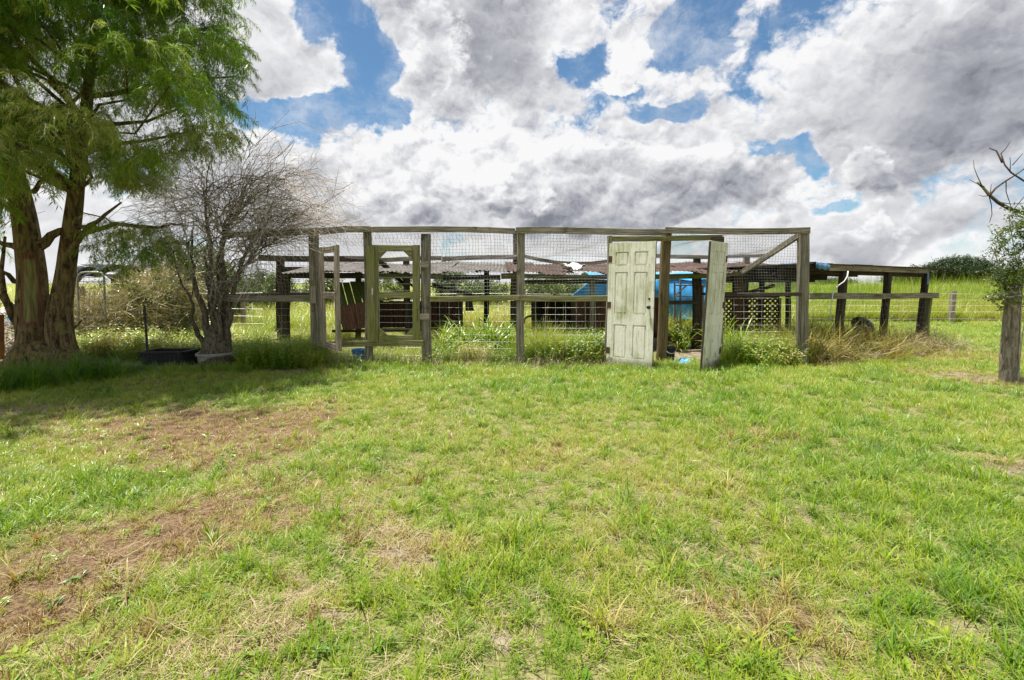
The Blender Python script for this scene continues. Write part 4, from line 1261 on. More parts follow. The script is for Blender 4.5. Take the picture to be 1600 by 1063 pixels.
mb = MB(); mb.beam(spt(1445, 1.58, -.035), spt(1445.5, 1.33, -.035), .05, .012, up=tuple(sback)); mb.build('blue_painted_board', M['blue_plastic'], sh)
# scrap of tarpaulin on the roof corner and a cable
a0 = spt(1260, 1.70, -.15)
mb = MB(); mb.grid(lambda u, v: a0 + sax * (u * .36) + sback * (max(0, v - .25) * .9) + Vector((0, 0, (-.10 * max(0, .25 - v) * 4) + .012 * math.sin(u * 17 + v * 5) - .03 * u)), 14, 8)
tag(mb.build('tarp_scrap', M['faded_tarp'], None, smooth=True, thick=.004), 'faded blue tarpaulin scrap folded over the left corner of the lean-to roof', 'tarpaulin')
mb = MB(); mb.tube([P(1325, 424, 8.5), P(1324, 432, 8.45), P(1319, 440, 8.4), P(1309, 447, 8.4), P(1302, 455, 8.4), P(1300, 470, 8.4), P(1296, 500, 8.4)], .010, 6)
tag(mb.build('cable', M['white_paint'], None, smooth=True), 'pale cable hanging from the lean-to roof edge', 'cable')
# things under the lean-to
dsh = empty('black_dish', P(1350, 500, 10.4), 'round black dish standing on edge among the dead weeds under the lean-to', 'dish')
c0 = P(1348, 509, 10.0)
mb = MB()
prof = [(0.02, .10), (.14, .07), (.22, .0), (.235, .0), (.15, .085), (.02, .115)]
for (r_, z_) in prof: pass
mb.lathe((0, 0, 0), prof, 20)
mb.v = [tuple(c0 + Vector((v[0], -v[2] * .9 + v[1] * .5, v[1] * .75 + .0))) for v in mb.v]
mb.build('bowl', M['black_plastic'], dsh, smooth=True)
mb = MB(); mb.tube([c0 + Vector((0, .02, -.1)), (c0.x + .05, c0.y + .1, -.02)], .02, 6); mb.build('stand', M['black_plastic'], dsh)
def crate(name, c, sx, sy, sz, mat, label, cat, rot=0.0, slats=4):
    o = empty(name, c, label, cat)
    c = Vector(c); ca, sa = math.cos(rot), math.sin(rot)
    def pt(x, y, z): return c + Vector((x * ca - y * sa, x * sa + y * ca, z))
    for k in range(slats):
        z0, z1 = sz * k / slats + .004, sz * (k + 1) / slats - .012
        for q in (((-sx, -sy), (sx, -sy)), ((sx, -sy), (sx, sy)), ((sx, sy), (-sx, sy)), ((-sx, sy), (-sx, -sy))):
            mb = MB(); mb.beam(pt(q[0][0] / 2, q[0][1] / 2, (z0 + z1) / 2), pt(q[1][0] / 2, q[1][1] / 2, (z0 + z1) / 2), .012, z1 - z0, seg=1)
            mb.build('side_slat', M[mat], o)
    for (x_, y_) in ((-1, -1), (1, -1), (1, 1), (-1, 1)):
        mb = MB(); mb.beam(pt(x_ * sx / 2, y_ * sy / 2, 0), pt(x_ * sx / 2, y_ * sy / 2, sz), .03, .03, up=(0, 1, 0), seg=1); mb.build('corner', M[mat], o)
    mb = MB(); mb.beam(pt(-sx / 2, 0, .012), pt(sx / 2, 0, .012), sy, .015, seg=1); mb.build('bottom', M[mat], o)
    return o
crate('plastic_crate', spt(1425, 0.0, .35), .42, .36, .27, 'black_plastic', 'black plastic crate in the weeds beside the lean-to corner post', 'crate', .4)
crate('teal_crate', spt(1372, 0.02, .2), .36, .25, .16, 'blue_plastic', 'small teal blue crate half hidden in dead weeds under the lean-to', 'crate', .2, 3)
mb = MB(); c0 = spt(1305, 0, -.35)
mb.beam(c0 + Vector((-.16, .05, .20)), c0 + Vector((.12, -.12, .0)), .14, .025, seed=4)
tag(mb.build('fallen_board', M['timber_dark'], None), 'short dark board fallen at the foot of the dead weeds', 'board')

# ================================================================== pots, buckets and other small things by the fence
def pot(name, c, r0, r1, h, mat, label, cat, rim=.012, handle=False, n_=28):
    o = empty(name, c, label, cat)
    mb = MB(); mb.lathe(c, [(0.0, .004), (r0, .004), (r0 + .002, 0.0), (r0 * .6 + r1 * .4, h * .4), (r1, h - rim * 3), (r1 - .008, h - rim * 3), (r0 - .01, .02), (0.0, .02)], n_, jit=.02); mb.build('body', M[mat], o, smooth=False)
    mb = MB(); mb.lathe(c, [(r1 - .009, h - rim * 3), (r1 + rim, h - rim * 3), (r1 + rim, h), (r1 - .004, h), (r1 - .009, h - rim * 3)], n_, jit=.02); mb.build('rim', M[mat], o)
    if handle:
        c_ = Vector(c); mb = MB()
        mb.tube([c_ + Vector(((r1 + rim) * math.cos(t), -.02 - (r1 + .02) * math.sin(t) * .75, h - .02 - .09 * math.sin(t))) for t in np.linspace(0, math.pi, 12)], .004, 5); mb.build('handle', M['steel'], o)
    return o
c = G(562, 569); pot('blue_bucket', (c.x, c.y, 0), .092, .118, .25, 'blue_plastic', 'blue plastic pot standing under the bottom rail between the screen doors', 'bucket', rim=.012)
c = G(1046.5, 566); pot('black_bucket', (c.x, c.y, 0), .07, .088, .27, 'black_plastic', 'small black bucket beside the brown leaning post in the doorway', 'bucket', rim=.009, handle=True)
c = P(1058, 528, 9.55); pp = pot('plant_pot', (c.x, c.y, .02), .10, .135, .23, 'black_plastic', 'black plant pot with a leafy plant, standing on the sill inside the doorway', 'potted plant')
def soil_disc(c, r, z, parent):
    mb = MB(); mb.lathe((c[0], c[1], z), [(r, 0), (r * .5, .012), (0.001, .015)], 18); mb.build('potting_soil', M['timber_dark'], parent)
soil_disc(c, .122, .205, pp)
c = G(1141, 571); ld = empty('round_lid', (c.x, c.y, 0), 'round dark grey lid lying in the grass right of the white doors', 'lid')
mb = MB(); mb.lathe((c.x, c.y, .03), [(0.001, .025), (.16, .022), (.165, .038), (.20, .038), (.215, .02), (.245, .022), (.255, .0), (.25, -.03)], 36); mb.build('disc', M['black_plastic'], ld, smooth=False)
mb = MB(); mb.lathe((c.x, c.y, .045), [(.252, -.012), (.268, -.008), (.268, .008), (.252, .01), (.252, -.012)], 36); mb.build('rim', M['steel'], ld)
c = G(1069, 572); c.y -= .06; r2 = random.Random(3)
mb = MB(); mb.grid(lambda u, v: Vector((c.x + (u - .5) * .30, c.y + (v - .4) * .34, .05 + .07 * math.sin(u * 3.1) * math.sin(v * 3.1) + .016 * math.sin(u * 17 + v * 6) + .012 * math.sin(v * 23 + u * 8))), 26, 22)
tag(mb.build('blue_sheet', M['blue_tarp'], None, smooth=True, thick=.003), 'crumpled blue plastic sheet on the ground between the two white doors', 'plastic sheet')
c = G(1085, 552)
mb = MB(); mb.beam((c.x - .28, c.y, .035), (c.x + .3, c.y + .1, .035), .12, .05, seed=3)
tag(mb.build('loose_board', M['timber_grey'], None), 'pale weathered board lying on the sandy floor inside the doorway', 'board')

# ---- left side: planters, stake, arch gate, sheds
pl = empty('stone_planter', (P(335, 576, 7.85).x, 7.9, 0), 'round weathered stone planter around the foot of the bare tree', 'planter')
c = WL[pl.name]
mb = MB(); mb.lathe((c.x, c.y, 0), [(.20, -.02), (.225, .0), (.25, .10), (.262, .185), (.245, .185), (.225, .12), (.001, .12)], 32, jit=.015); mb.build('bowl', M['concrete'], pl, smooth=False)
mb = MB(); mb.lathe((c.x, c.y, .185), [(.235, 0), (.285, .003), (.29, .03), (.275, .045), (.235, .04), (.235, 0)], 32, jit=.02); mb.build('rim', M['concrete'], pl)
bp = empty('black_planter', (P(266, 575, 8.0).x, 8.0, 0), 'low black ribbed planter box in the grass beside the steel stake', 'planter')
c = WL[bp.name]
for (x0, y0, x1, y1) in ((-.33, -.2, .33, -.2), (.33, -.2, .33, .2), (.33, .2, -.33, .2), (-.33, .2, -.33, -.2)):
    mb = MB()
    mb.grid(lambda u, v: Vector((c.x + x0 + (x1 - x0) * u + (0 if x0 != x1 else .009 * math.sin(u * 40)), c.y + y0 + (y1 - y0) * u + (0 if y0 != y1 else .009 * math.sin(u * 60)), -.01 + v * .235)), 48, 2)
    mb.build('side_panel', M['black_plastic'], bp, thick=.012)
for (a, b) in (((-.36, -.215), (.36, -.215)), ((-.36, .215), (.36, .215))):
    mb = MB(); mb.beam((c.x + a[0], c.y + a[1], .235), (c.x + b[0], c.y + b[1], .235), .05, .03); mb.build('rim', M['black_plastic'], bp)
for x_ in (-.345, .345):
    mb = MB(); mb.beam((c.x + x_, c.y - .19, .235), (c.x + x_, c.y + .19, .235), .05, .03); mb.build('rim', M['black_plastic'], bp)
mb = MB(); mb.beam((c.x - .32, c.y, .15), (c.x + .32, c.y, .15), .38, .02, seg=1); mb.build('potting_soil', M['timber_dark'], bp)
mb = MB(); a, b = P(225.5, 477, 8.05), P(232, 572, 8.05); mb.beam(a, b, .035, .012, up=(0, 1, 0)); mb.beam(a + Vector((0, .012, 0)), b + Vector((0, .012, 0)), .008, .024, up=(0, 1, 0))
tag(mb.build('steel_stake', M['rust' if False else 'black_plastic'], None), 'thin dark steel fence stake leaning slightly beside the black planter', 'stake')
ag = empty('tube_gate', P(143, 520, 9.6), 'round topped steel tube gate standing in front of the dry vines', 'gate')
Yg = 9.5
def gp(px, py): return P(px, py, Yg)
pts = [gp(122, 530), gp(122.5, 480), gp(121, 440), gp(122.5, 431), gp(127, 426.5), gp(134, 425.5), gp(152, 425.5), gp(159, 427), gp(162.5, 433), gp(163, 450), gp(164.5, 490), gp(166, 530)]
mb = MB(); mb.tube(pts, .019, 8); mb.build('hoop', M['steel'], ag, smooth=True)
for k, yy in enumerate((433, 440, 465, 480, 495, 510)):
    mb = MB(); mb.tube([gp(122, yy), gp(143, yy + .7), gp(163.5, yy)], .006, 5); mb.build('cross_wire', M['galvanized_wire'], ag)
for xx in (131, 139, 147, 155):
    mb = MB(); mb.tube([gp(xx, 428), gp(xx + .4, 524)], .004, 4); mb.build('upright_wire', M['galvanized_wire'], ag)
bs = empty('tarp_covered_stack', P(170, 500, 11.6), 'black tarpaulin sagging over a frame behind the dry vines', 'tarpaulin')
Ys = 11.3
def btarp(u, v):
    px = 108 + u * 126
    yt = 415.5 + 6 * u + 5 * math.sin(u * 7) * .6
    p = P(px, yt - 2 + v * (16 + 24 * max(0, math.sin(u * 9.5 + .6)) * (1 - u * .6)), Ys)
    return p + Vector((0, -v * .25 + .08 * math.sin(u * 21 + v * 5), .02 * math.sin(u * 33 + v * 9)))
mb = MB(); mb.grid(btarp, 50, 14); mb.build('front_drape', M['black_tarp'], bs, smooth=True, thick=.004)
mb = MB(); mb.grid(lambda u, v: btarp(u, 0) + Vector((0, v * 2.0, .1 * math.sin(v * 3.1) * math.sin(u * 9) - .02 * v)), 40, 8); mb.build('top_sheet', M['black_tarp'], bs, smooth=True, thick=.004)
for (px, bk) in ((110, .1), (172, .1), (232, .1), (112, 1.9), (232, 1.9)):
    p_ = P(px, 420, Ys + .05); mb = MB(); mb.beam((p_.x, p_.y + bk, p_.z - .02), (p_.x, p_.y + bk, -.04), .1, .1, up=(0, 1, 0)); mb.build('post', M['timber_dark'], bs)
mb = MB(); mb.beam(P(100, 428, Ys + .1), P(118, 428, Ys + .1), .3, .3); mb.build('end_beam', M['timber_dark'], bs)
# debris at the left edge: rusty post, pale sheets and a brush heap
mb = MB(); a, b = P(1, 492, 8.6), P(2, 570, 8.6); mb.tube([b, a], .045, 10)
tag(mb.build('rusty_post', M['rust'], None), 'rusty orange steel post at the left edge beside the big tree', 'post')
for k, (px, py, w_, h_, Y_, mt, lb) in enumerate(((12, 487, .36, .22, 10.0, 'white_paint', 'pale sheet caught in the brush heap behind the big tree, left of its trunk'), (28, 500, .42, .25, 9.8, 'blue_plastic', 'dark blue sheet in the brush heap left of the big tree trunk'),
                                                  (112, 484, .26, .22, 10.2, 'white_paint', 'pale crumpled sheet just right of the big tree trunk'))):
    c0 = P(px, py, Y_)
    mb = MB(); mb.grid(lambda u, v: c0 + Vector(((u - .5) * w_, .15 * (v - .5) + .03 * math.sin(u * 12), (v - .5) * h_ + .03 * math.sin(u * 9 + v * 4) + .1 * u)), 14, 8)
    tag(mb.build('crumpled_sheet', M[mt], None, smooth=True, thick=.004), lb, 'plastic sheet')

# ================================================================== foliage libraries
leaf_mat('feather_leaf', [(0.0, (0.035, 0.090, 0.012)), (0.35, (0.105, 0.205, 0.018)), (0.65, (0.20, 0.30, 0.030)), (0.85, (0.31, 0.35, 0.08)), (1.0, (0.46, 0.44, 0.20))], var=0.38, trans=0.58, gloss=0.12)
leaf_mat('bush_leaf', [(0.0, (0.022, 0.050, 0.016)), (0.35, (0.055, 0.100, 0.022)), (0.65, (0.13, 0.165, 0.035)), (0.85, (0.21, 0.215, 0.075)), (1.0, (0.27, 0.22, 0.11))], var=0.35, trans=0.42, gloss=0.13)
leaf_mat('far_leaf', [(0.0, (0.018, 0.038, 0.018)), (0.5, (0.045, 0.075, 0.030)), (1.0, (0.10, 0.13, 0.05))], var=0.4, trans=0.3, gloss=0.1)
leaf_mat('dry_vine', [(0.0, (0.20, 0.155, 0.095)), (0.5, (0.42, 0.35, 0.23)), (0.8, (0.55, 0.48, 0.33)), (1.0, (0.24, 0.28, 0.06))], var=0.5, trans=0.2, gloss=0.1)

def sprig_clump(r, V, F, B):
    n_ = 12
    for k in range(n_):
        t = k / (n_ - 1)
        p = Vector((0.27 * t, 0.04 * math.sin(t * 3 + r.random()), 0.04 * math.sin(t * 2.4) - 0.11 * t * t))
        tn = Vector((0.27, 0, 0.04 - 0.22 * t)).normalized()
        for q in range(5):
            a = r.random() * 6.28
            side = Vector((0, math.cos(a), math.sin(a) * 0.55 - 0.2))
            dv = (tn * r.uniform(.2, .9) + side * r.uniform(.5, 1.1)).normalized()
            L = r.uniform(0.045, 0.095)
            i = len(V); w = r.uniform(.0055, .0095)
            s = dv.cross(Vector((r.gauss(0, .5), r.gauss(0, .5), 1))).normalized() * w * .5
            e = p + dv * L + Vector((0, 0, -L * r.uniform(.1, .5)))
            m_ = p + dv * L * .5
            b = r.random()
            V += [tuple(p), tuple(m_ + s), tuple(e), tuple(m_ - s)]; B += [b] * 4
            F.append((i, i + 1, i + 2, i + 3))
    i = len(V)
    for k in range(4):
        t = k / 3; p = Vector((0.27 * t, 0, 0.04 * math.sin(t * 2.4) - 0.11 * t * t))
        V += [(p.x, -.003, p.z), (p.x, .003, p.z)]; B += [1, 1]
        if k: F.append((i + 2 * k - 2, i + 2 * k - 1, i + 2 * k + 1, i + 2 * k))
def leafy_clump(r, V, F, B):
    for s_ in range(4):
        a = r.random() * 6.28
        dr = Vector((math.cos(a) * r.uniform(.2, 1), math.sin(a) * r.uniform(.2, 1), r.uniform(.1, 1))).normalized()
        H = r.uniform(.18, .32)
        blade(V, F, B, (0, 0, 0), a, H, .006, math.acos(max(-1, min(1, dr.z))), .1, 1.0, 2)
        for k in range(11):
            p = dr * H * (0.2 + .8 * k / 10)
            d_ = (dr * .5 + Vector((r.gauss(0, 1), r.gauss(0, 1), r.gauss(0, .7)))).normalized()
            leaf(V, F, B, p, d_, r.uniform(.035, .075), r.uniform(.018, .034), (r.gauss(0, .4), r.gauss(0, .4), 1), r.random())
def drytwig_clump(r, V, F, B):
    for _ in range(18):
        blade(V, F, B, (r.gauss(0, .1), r.gauss(0, .1), r.gauss(0, .08)), r.random() * 6.28, r.uniform(.2, .6), r.uniform(.005, .013), r.uniform(.1, 2.4), r.uniform(-1.5, 2.4), r.random(), 5)
    for _ in range(14):
        leaf(V, F, B, (r.gauss(0, .16), r.gauss(0, .16), r.gauss(0, .14)), (r.gauss(0, 1), r.gauss(0, 1), r.gauss(0, 1)), r.uniform(.03, .06), r.uniform(.012, .028), (0, 0, 1), r.random())
LIB_SPRIG = lib('feathery sprigs', sprig_clump, 8, M['feather_leaf'])
LIB_LEAFY = lib('leafy twigs', leafy_clump, 8, M['bush_leaf'])
LIB_FARLEAF = lib('far leafy twigs', leafy_clump, 6, M['far_leaf'])
LIB_DRY = lib('dry vines', drytwig_clump, 8, M['dry_vine'])

def bark_mat(name, dark, light, moss, moss_amt, scar=False, vscale=1.0):
    m, n, out = new_mat(name)
    pos, uv, rnd = coords(n)
    st = n.vmath('MULTIPLY', pos, (7.0 * vscale, 7.0 * vscale, 1.5 * vscale))
    a = n.noise(st, 3.0, 7, 0.66, 0.4).outputs['Fac']
    f = n.noise(pos, 48, 4, 0.65).outputs['Fac']
    base = n.mix(n.smooth(n.math('ADD', n.math('MULTIPLY', a, .8), n.math('MULTIPLY', f, .2)), 0.36, 0.62), dark, light)
    mo = n.noise(pos, 4.5, 6, 0.7).outputs['Fac']
    base = n.mix(n.smooth(mo, .66 - .25 * moss_amt, .76 - .22 * moss_amt, 0, .85), base, moss)
    li = n.smooth(n.noise(pos, 26, 3, .5).outputs['Fac'], .68, .73)
    base = n.mix(n.math('MULTIPLY', li, .5), base, (.36, .36, .30))
    h = a
    if scar:
        at = n.n('ShaderNodeAttribute', attribute_name='scar').outputs['Fac']
        sv = n.noise(n.vmath('MULTIPLY', pos, (22, 22, 1.6)), 1.5, 5, .6).outputs['Fac']
        sc_ = n.mix(n.smooth(sv, .35, .65), (.16, .135, .05), (.33, .30, .14))
        rim = n.mix(n.smooth(sv, .3, .7), (.10, .045, .025), (.24, .13, .085))
        base = n.mix(n.smooth(at, .12, .35), base, rim)
        base = n.mix(n.smooth(at, .55, .8), base, sc_)
    principled(n, out, base, .95, h, .035 if vscale < 2 else .012, spec=.1)
    MATS[name] = m
bark_mat('bark_brown', (.038, .026, .015), (.26, .185, .095), (.22, .20, .07), .55, scar=True)
bark_mat('bark_grey', (.042, .033, .024), (.185, .15, .108), (.15, .155, .07), .25, vscale=2.2)
bark_mat('bark_twig', (.26, .215, .18), (.56, .49, .42), (.20, .20, .11), .1, vscale=2.5)
bark_mat('bark_stump', (.12, .10, .075), (.36, .31, .24), (.17, .165, .08), .3, vscale=1.6)

def trunk_mesh(path, n_=30, seed=0, rough=.10, flare=0.0, scar=None):
    """path: [(point, radius)]; a trunk with lumps, ridges and flared roots"""
    P_ = [Vector(p) for p, r in path]; R_ = [r for p, r in path]
    m_ = (len(path) - 1) * 7
    ks = np.linspace(0, len(path) - 1, m_ + 1)
    def cat(A, t):
        i = min(int(t), len(A) - 2); f = t - i
        p0, p1, p2, p3 = A[max(i - 1, 0)], A[i], A[i + 1], A[min(i + 2, len(A) - 1)]
        return 0.5 * ((2 * p1) + (p2 - p0) * f + (2 * p0 - 5 * p1 + 4 * p2 - p3) * f * f + (3 * p1 - p0 - 3 * p2 + p3) * f ** 3)
    mb = MB(); vs, fs, sc_ = [], [], []
    for j, t in enumerate(ks):
        c = cat(P_, t); r0 = cat(R_, t)
        hz = c.z
        for i in range(n_):
            q = 2 * math.pi * i / n_
            nz = float(fbm(np.array([q * 1.3 + seed * 9.1]), np.array([hz * 1.1 + seed]), 1.0, 3)[0]) - .5
            rid = math.sin(q * 5 + seed + hz * .8) * .5 + math.sin(q * 9 + seed * 2 - hz * 1.1) * .35
            r = r0 * (1 + rough * 2.0 * nz + rough * .5 * rid)
            if flare:
                fl = max(0, 1 - hz / .55) ** 2
                r *= 1 + flare * fl * (.55 + .45 * math.sin(q * 4 + seed * 3))
            s_ = 0
            if scar:
                qa, qw, z0, z1 = scar
                dq = (q - qa + math.pi) % (2 * math.pi) - math.pi
                e = 1 - abs(dq) / qw + .25 * nz
                v = min((hz - z0) / .18, (z1 - hz) / .25, 1)
                s_ = max(0, min(e * 1.6, v))
                r *= 1 - .13 * min(1, s_ * 1.4) + (.10 if .05 < s_ < .35 else 0)
            sc_.append(s_)
            vs.append((c.x + r * math.cos(q), c.y + r * math.sin(q), c.z))
    for j in range(m_):
        for i in range(n_):
            k = (i + 1) % n_
            fs.append((j * n_ + i, j * n_ + k, (j + 1) * n_ + k, (j + 1) * n_ + i))
    fs.append(tuple(m_ * n_ + i for i in range(n_)))
    mb.add(vs, fs)
    return mb, sc_

# ================================================================== the big feathery tree
YT = 7.8
def off(px): return 1 / math.hypot(1, (px - 800) / F_PX)          # a wide lens widens round things off its axis
ft = empty('feathery_tree', (P(75, 575, YT).x, YT, 0), 'big feathery evergreen tree with two mossy brown trunks at the left edge', 'tree')
def pr(px, py, r, Y=YT): return (P(px, py, Y), px2m(r, Y) * off(px))
p1 = [pr(46, 592, 33), pr(50, 540, 28), pr(51, 485, 27), pr(50, 430, 24), pr(44, 380, 22), pr(36, 330, 20), pr(28, 292, 18), pr(19, 262, 16)]
mb, sca = trunk_mesh(p1, 36, 1, .10, .55, scar=(5.35, .85, .62, 1.9))
o = mb.build('trunk', M['bark_brown'], ft, smooth=True, label='left trunk, broken off at the top, pale bare strip down its front')
a_ = o.data.attributes.new('scar', 'FLOAT', 'POINT'); a_.data.foreach_set('value', np.array(sca, np.float32))
p2 = [pr(104, 592, 30), pr(95, 540, 26), pr(93, 490, 22), pr(100, 440, 18), pr(107, 390, 16.5), pr(114, 340, 15.5), pr(119, 300, 14), pr(126, 240, 12.5), pr(135, 170, 10), pr(142, 100, 8), pr(148, 30, 6.5), pr(152, -60, 5), pr(150, -160, 3), pr(148, -230, 1.2)]
mb, sca = trunk_mesh(p2, 30, 4, .09, .5)
o = mb.build('trunk', M['bark_brown'], ft, smooth=True)
# root lumps at the foot
for k, (px, py, r) in enumerate(((20, 578, 24), (128, 572, 15), (75, 582, 26), (40, 590, 20))):
    c0 = P(px, py, YT - .25)
    mb = MB(); mb.tube([P(72 + (px - 72) * .3, 548, YT - .02), P(72 + (px - 72) * .75, 564, YT - .15), c0 + Vector((0, -.1, -.05)), c0 + Vector((.1 * (k - 1.5), -.4, -.14))], [px2m(r, YT) * q for q in (1.0, .85, .6, .25)], 9)
    mb.build('root', M['bark_brown'], ft, smooth=True)
axis = [p for p, r in p2]
def on_axis(z):
    for a, b in zip(axis, axis[1:]):
        if a.z <= z <= b.z: return a.lerp(b, (z - a.z) / (b.z - a.z))
    return axis[-1] if z > axis[-1].z else axis[0]
def to_px(p):
    q = Vector(p) - Vector((0, 0, EYE))
    f = q.y * math.cos(PITCH) - q.z * math.sin(PITCH); u = q.y * math.sin(PITCH) + q.z * math.cos(PITCH)
    return 800 + F_PX * q.x / f, CY - F_PX * u / f
def inside(poly, x, y):
    c = False
    for (x0, y0), (x1, y1) in zip(poly, poly[1:] + poly[:1]):
        if (y0 > y) != (y1 > y) and x < (x1 - x0) * (y - y0) / (y1 - y0) + x0: c = not c
    return c
CROWN = [(-900, -900), (330, -900), (335, 0), (360, 12), (388, 28), (380, 60), (392, 105), (404, 130), (362, 148), (392, 180), (392, 212), (350, 240), (300, 238), (268, 250), (258, 282), (228, 300), (190, 284), (162, 292), (140, 268),
         (105, 262), (82, 292), (62, 272), (40, 252), (8, 262), (-20, 330), (-900, 380)]
GAPS = [(35, 112, 22, 16), (195, 210, 26, 12), (305, 20, 34, 16), (232, 178, 40, 14), (60, 160, 16, 12), (160, 140, 10, 10), (92, 210, 20, 12), (262, 42, 14, 14), (330, 165, 16, 10)]
rt = random.Random(21)
clus = []
tries = 0
while len(clus) < 450 and tries < 20000:
    tries += 1
    z = rt.uniform(2.55, 7.9)
    rmax = 3.9 * math.sin(max(.12, min(1, (z - 1.3) / 3.2)) * math.pi / 2) * (1 - max(0, (z - 4.6) / 3.6) ** 1.1)
    a = rt.random() * 6.28; r = rmax * math.sqrt(rt.uniform(.03, 1))
    ax_ = on_axis(z)
    c = Vector((ax_.x + r * math.cos(a), ax_.y - .35 + r * math.sin(a) * (.22 if math.sin(a) > 0 else 1.0), z))
    x_, y_ = to_px(c)
    if not inside(CROWN, x_ + 18 * (1 if x_ > 200 else 0), y_ + 10): continue
    if any(((x_ - g[0]) / (g[2] + 16)) ** 2 + ((y_ - g[1]) / (g[3] + 14)) ** 2 < 1 for g in GAPS) and rt.random() < .8: continue
    clus.append((c, a))
for (px, py, Y) in ((190, 350, 7.6), (225, 355, 7.5), (250, 372, 7.5), (215, 385, 7.7), (180, 372, 7.9), (240, 395, 7.6), (160, 345, 7.9), (262, 362, 7.6), (8, 352, 8.3), (84, 300, 8.5), (70, 330, 8.7), (205, 365, 8.1)):
    c = P(px, py, Y); clus.append((c, math.atan2(c.y - YT, c.x - on_axis(3).x)))
SP, SR, SS, ST = [], [], [], []
limb = MB()
nodes = [(on_axis(z_), .05) for z_ in np.linspace(2.5, 8.6, 40)]          # where a branch may leave: the stem first, then every limb grown
def grow(st_, c, r0, sagv):
    md_ = st_.lerp(c, .5)
    L_ = (c - st_).length
    pts_ = []
    for k in range(7):
        t = k / 6
        pts_.append(st_.lerp(c, t) + Vector((0, 0, sagv * L_ * 4 * t * (1 - t))) + (Vector((rt.gauss(0, .03), rt.gauss(0, .03), rt.gauss(0, .025))) * L_ if 0 < k < 6 else Vector()))
    limb.tube(pts_, [r0 * (1 - .7 * k / 6) for k in range(7)], 5, cap=False)
    return pts_
order = sorted(range(len(clus)), key=lambda i: -(math.hypot(clus[i][0].x - on_axis(clus[i][0].z).x, clus[i][0].y - on_axis(clus[i][0].z).y) + rt.uniform(0, 1.5)))
for rank, ci in enumerate(order):
    c, a = clus[ci]
    hd_ = math.hypot(c.x - on_axis(c.z).x, c.y - on_axis(c.z).y)
    if rank < 30:
        st_ = on_axis(max(2.75, c.z - .32 * hd_ - .1)); r0 = .008 + .006 * hd_
    else:
        st_ = min(nodes, key=lambda q_: (q_[0] - c).length + max(0, q_[0].z - c.z) * 2)[0]; r0 = .006 + .004 * (c - st_).length
    pts_ = grow(st_, c, r0, .07)
    nodes += [(q_, r0) for q_ in pts_[2:]]
    # a rounded, drooping pad of sprigs
    out_ = Vector((math.cos(a), math.sin(a), 0))
    ctone = min(.95, max(.05, .61 + rt.gauss(0, .15) + (.10 if c.z < 4 else 0)))
    rad_ = rt.uniform(.34, .55)
    for k in range(40 if ci < len(clus) - 11 else 20):
        b_ = rt.random() * 6.28; q_ = rad_ * math.sqrt(rt.random())
        p = c + Vector((q_ * math.cos(b_), q_ * math.sin(b_), rt.gauss(0, .07) - .55 * q_ * q_ / rad_)) + out_ * .12
        x_, y_ = to_px(p)
        if y_ > -20 and not inside(CROWN, x_ + 6 * (1 if x_ > 150 else 0), y_ + 4) and not (140 < x_ < 285 and 325 < y_ < 425) and x_ > 20: continue
        if any(((x_ - g[0]) / g[2]) ** 2 + ((y_ - g[1]) / g[3]) ** 2 < 1 for g in GAPS) and rt.random() < .8: continue
        SP.append(tuple(p)); SR.append((rt.gauss(0, .4), rt.uniform(-.3, .55) + .5 * q_ / rad_, b_ + rt.gauss(0, .5))); SS.append(rt.uniform(.75, 1.3)); ST.append(min(1, max(0, ctone + rt.gauss(0, .1))))
limb.build('branches', M['bark_brown'], ft, smooth=True, kind='stuff')
scatter('foliage', LIB_SPRIG, SP, SR, SS, ST, parent=ft, origin=WL[ft.name])
# the few bare limbs that show between the trunks and below the crown
for k, (pts_, r0) in enumerate(((((40, 330), (22, 322), (0, 318), (-40, 300)), 6), (((44, 395), (20, 384), (-5, 378), (-60, 360)), 6.5), (((52, 300), (62, 285), (78, 270), (84, 240)), 4),
                                (((60, 385), (80, 368), (108, 358), (150, 352)), 8), (((110, 385), (130, 365), (180, 350), (250, 356), (285, 352)), 5), (((106, 400), (140, 352), (165, 335), (190, 316)), 5),
                                (((46, 445), (22, 440), (4, 425), (-30, 400)), 5), (((30, 490), (14, 475), (0, 462), (-20, 452)), 6), (((38, 520), (20, 495), (6, 460), (2, 420), (8, 370)), 7), (((126, 240), (170, 232), (215, 222), (300, 205)), 5),
                                (((130, 205), (170, 195), (230, 190), (280, 170)), 4.5), (((90, 575), (115, 512), (128, 500)), 3.5), (((142, 120), (190, 80), (260, 60), (340, 40)), 5), (((138, 150), (210, 140), (300, 120), (370, 120)), 5))):
    Y_ = YT + (-.25 if k in (3, 5, 9) else .15)
    pp_ = [P(x_, y_, Y_ + (.1 * q if k % 2 else -.12 * q)) for q, (x_, y_) in enumerate(pts_)]
    rs_ = [px2m(r0, YT) * (1 - .75 * q / (len(pp_) - 1)) for q in range(len(pp_))]
    fin = [pp_[0]]; fr_ = [rs_[0]]
    for q in range(1, len(pp_)):
        fin += [pp_[q - 1].lerp(pp_[q], .5) + Vector((0, 0, rt.gauss(0, .02))), pp_[q]]; fr_ += [(rs_[q - 1] + rs_[q]) / 2, rs_[q]]
    mb = MB(); mb.tube(fin, fr_, 8); mb.build('limb', M['bark_brown'], ft, smooth=True)

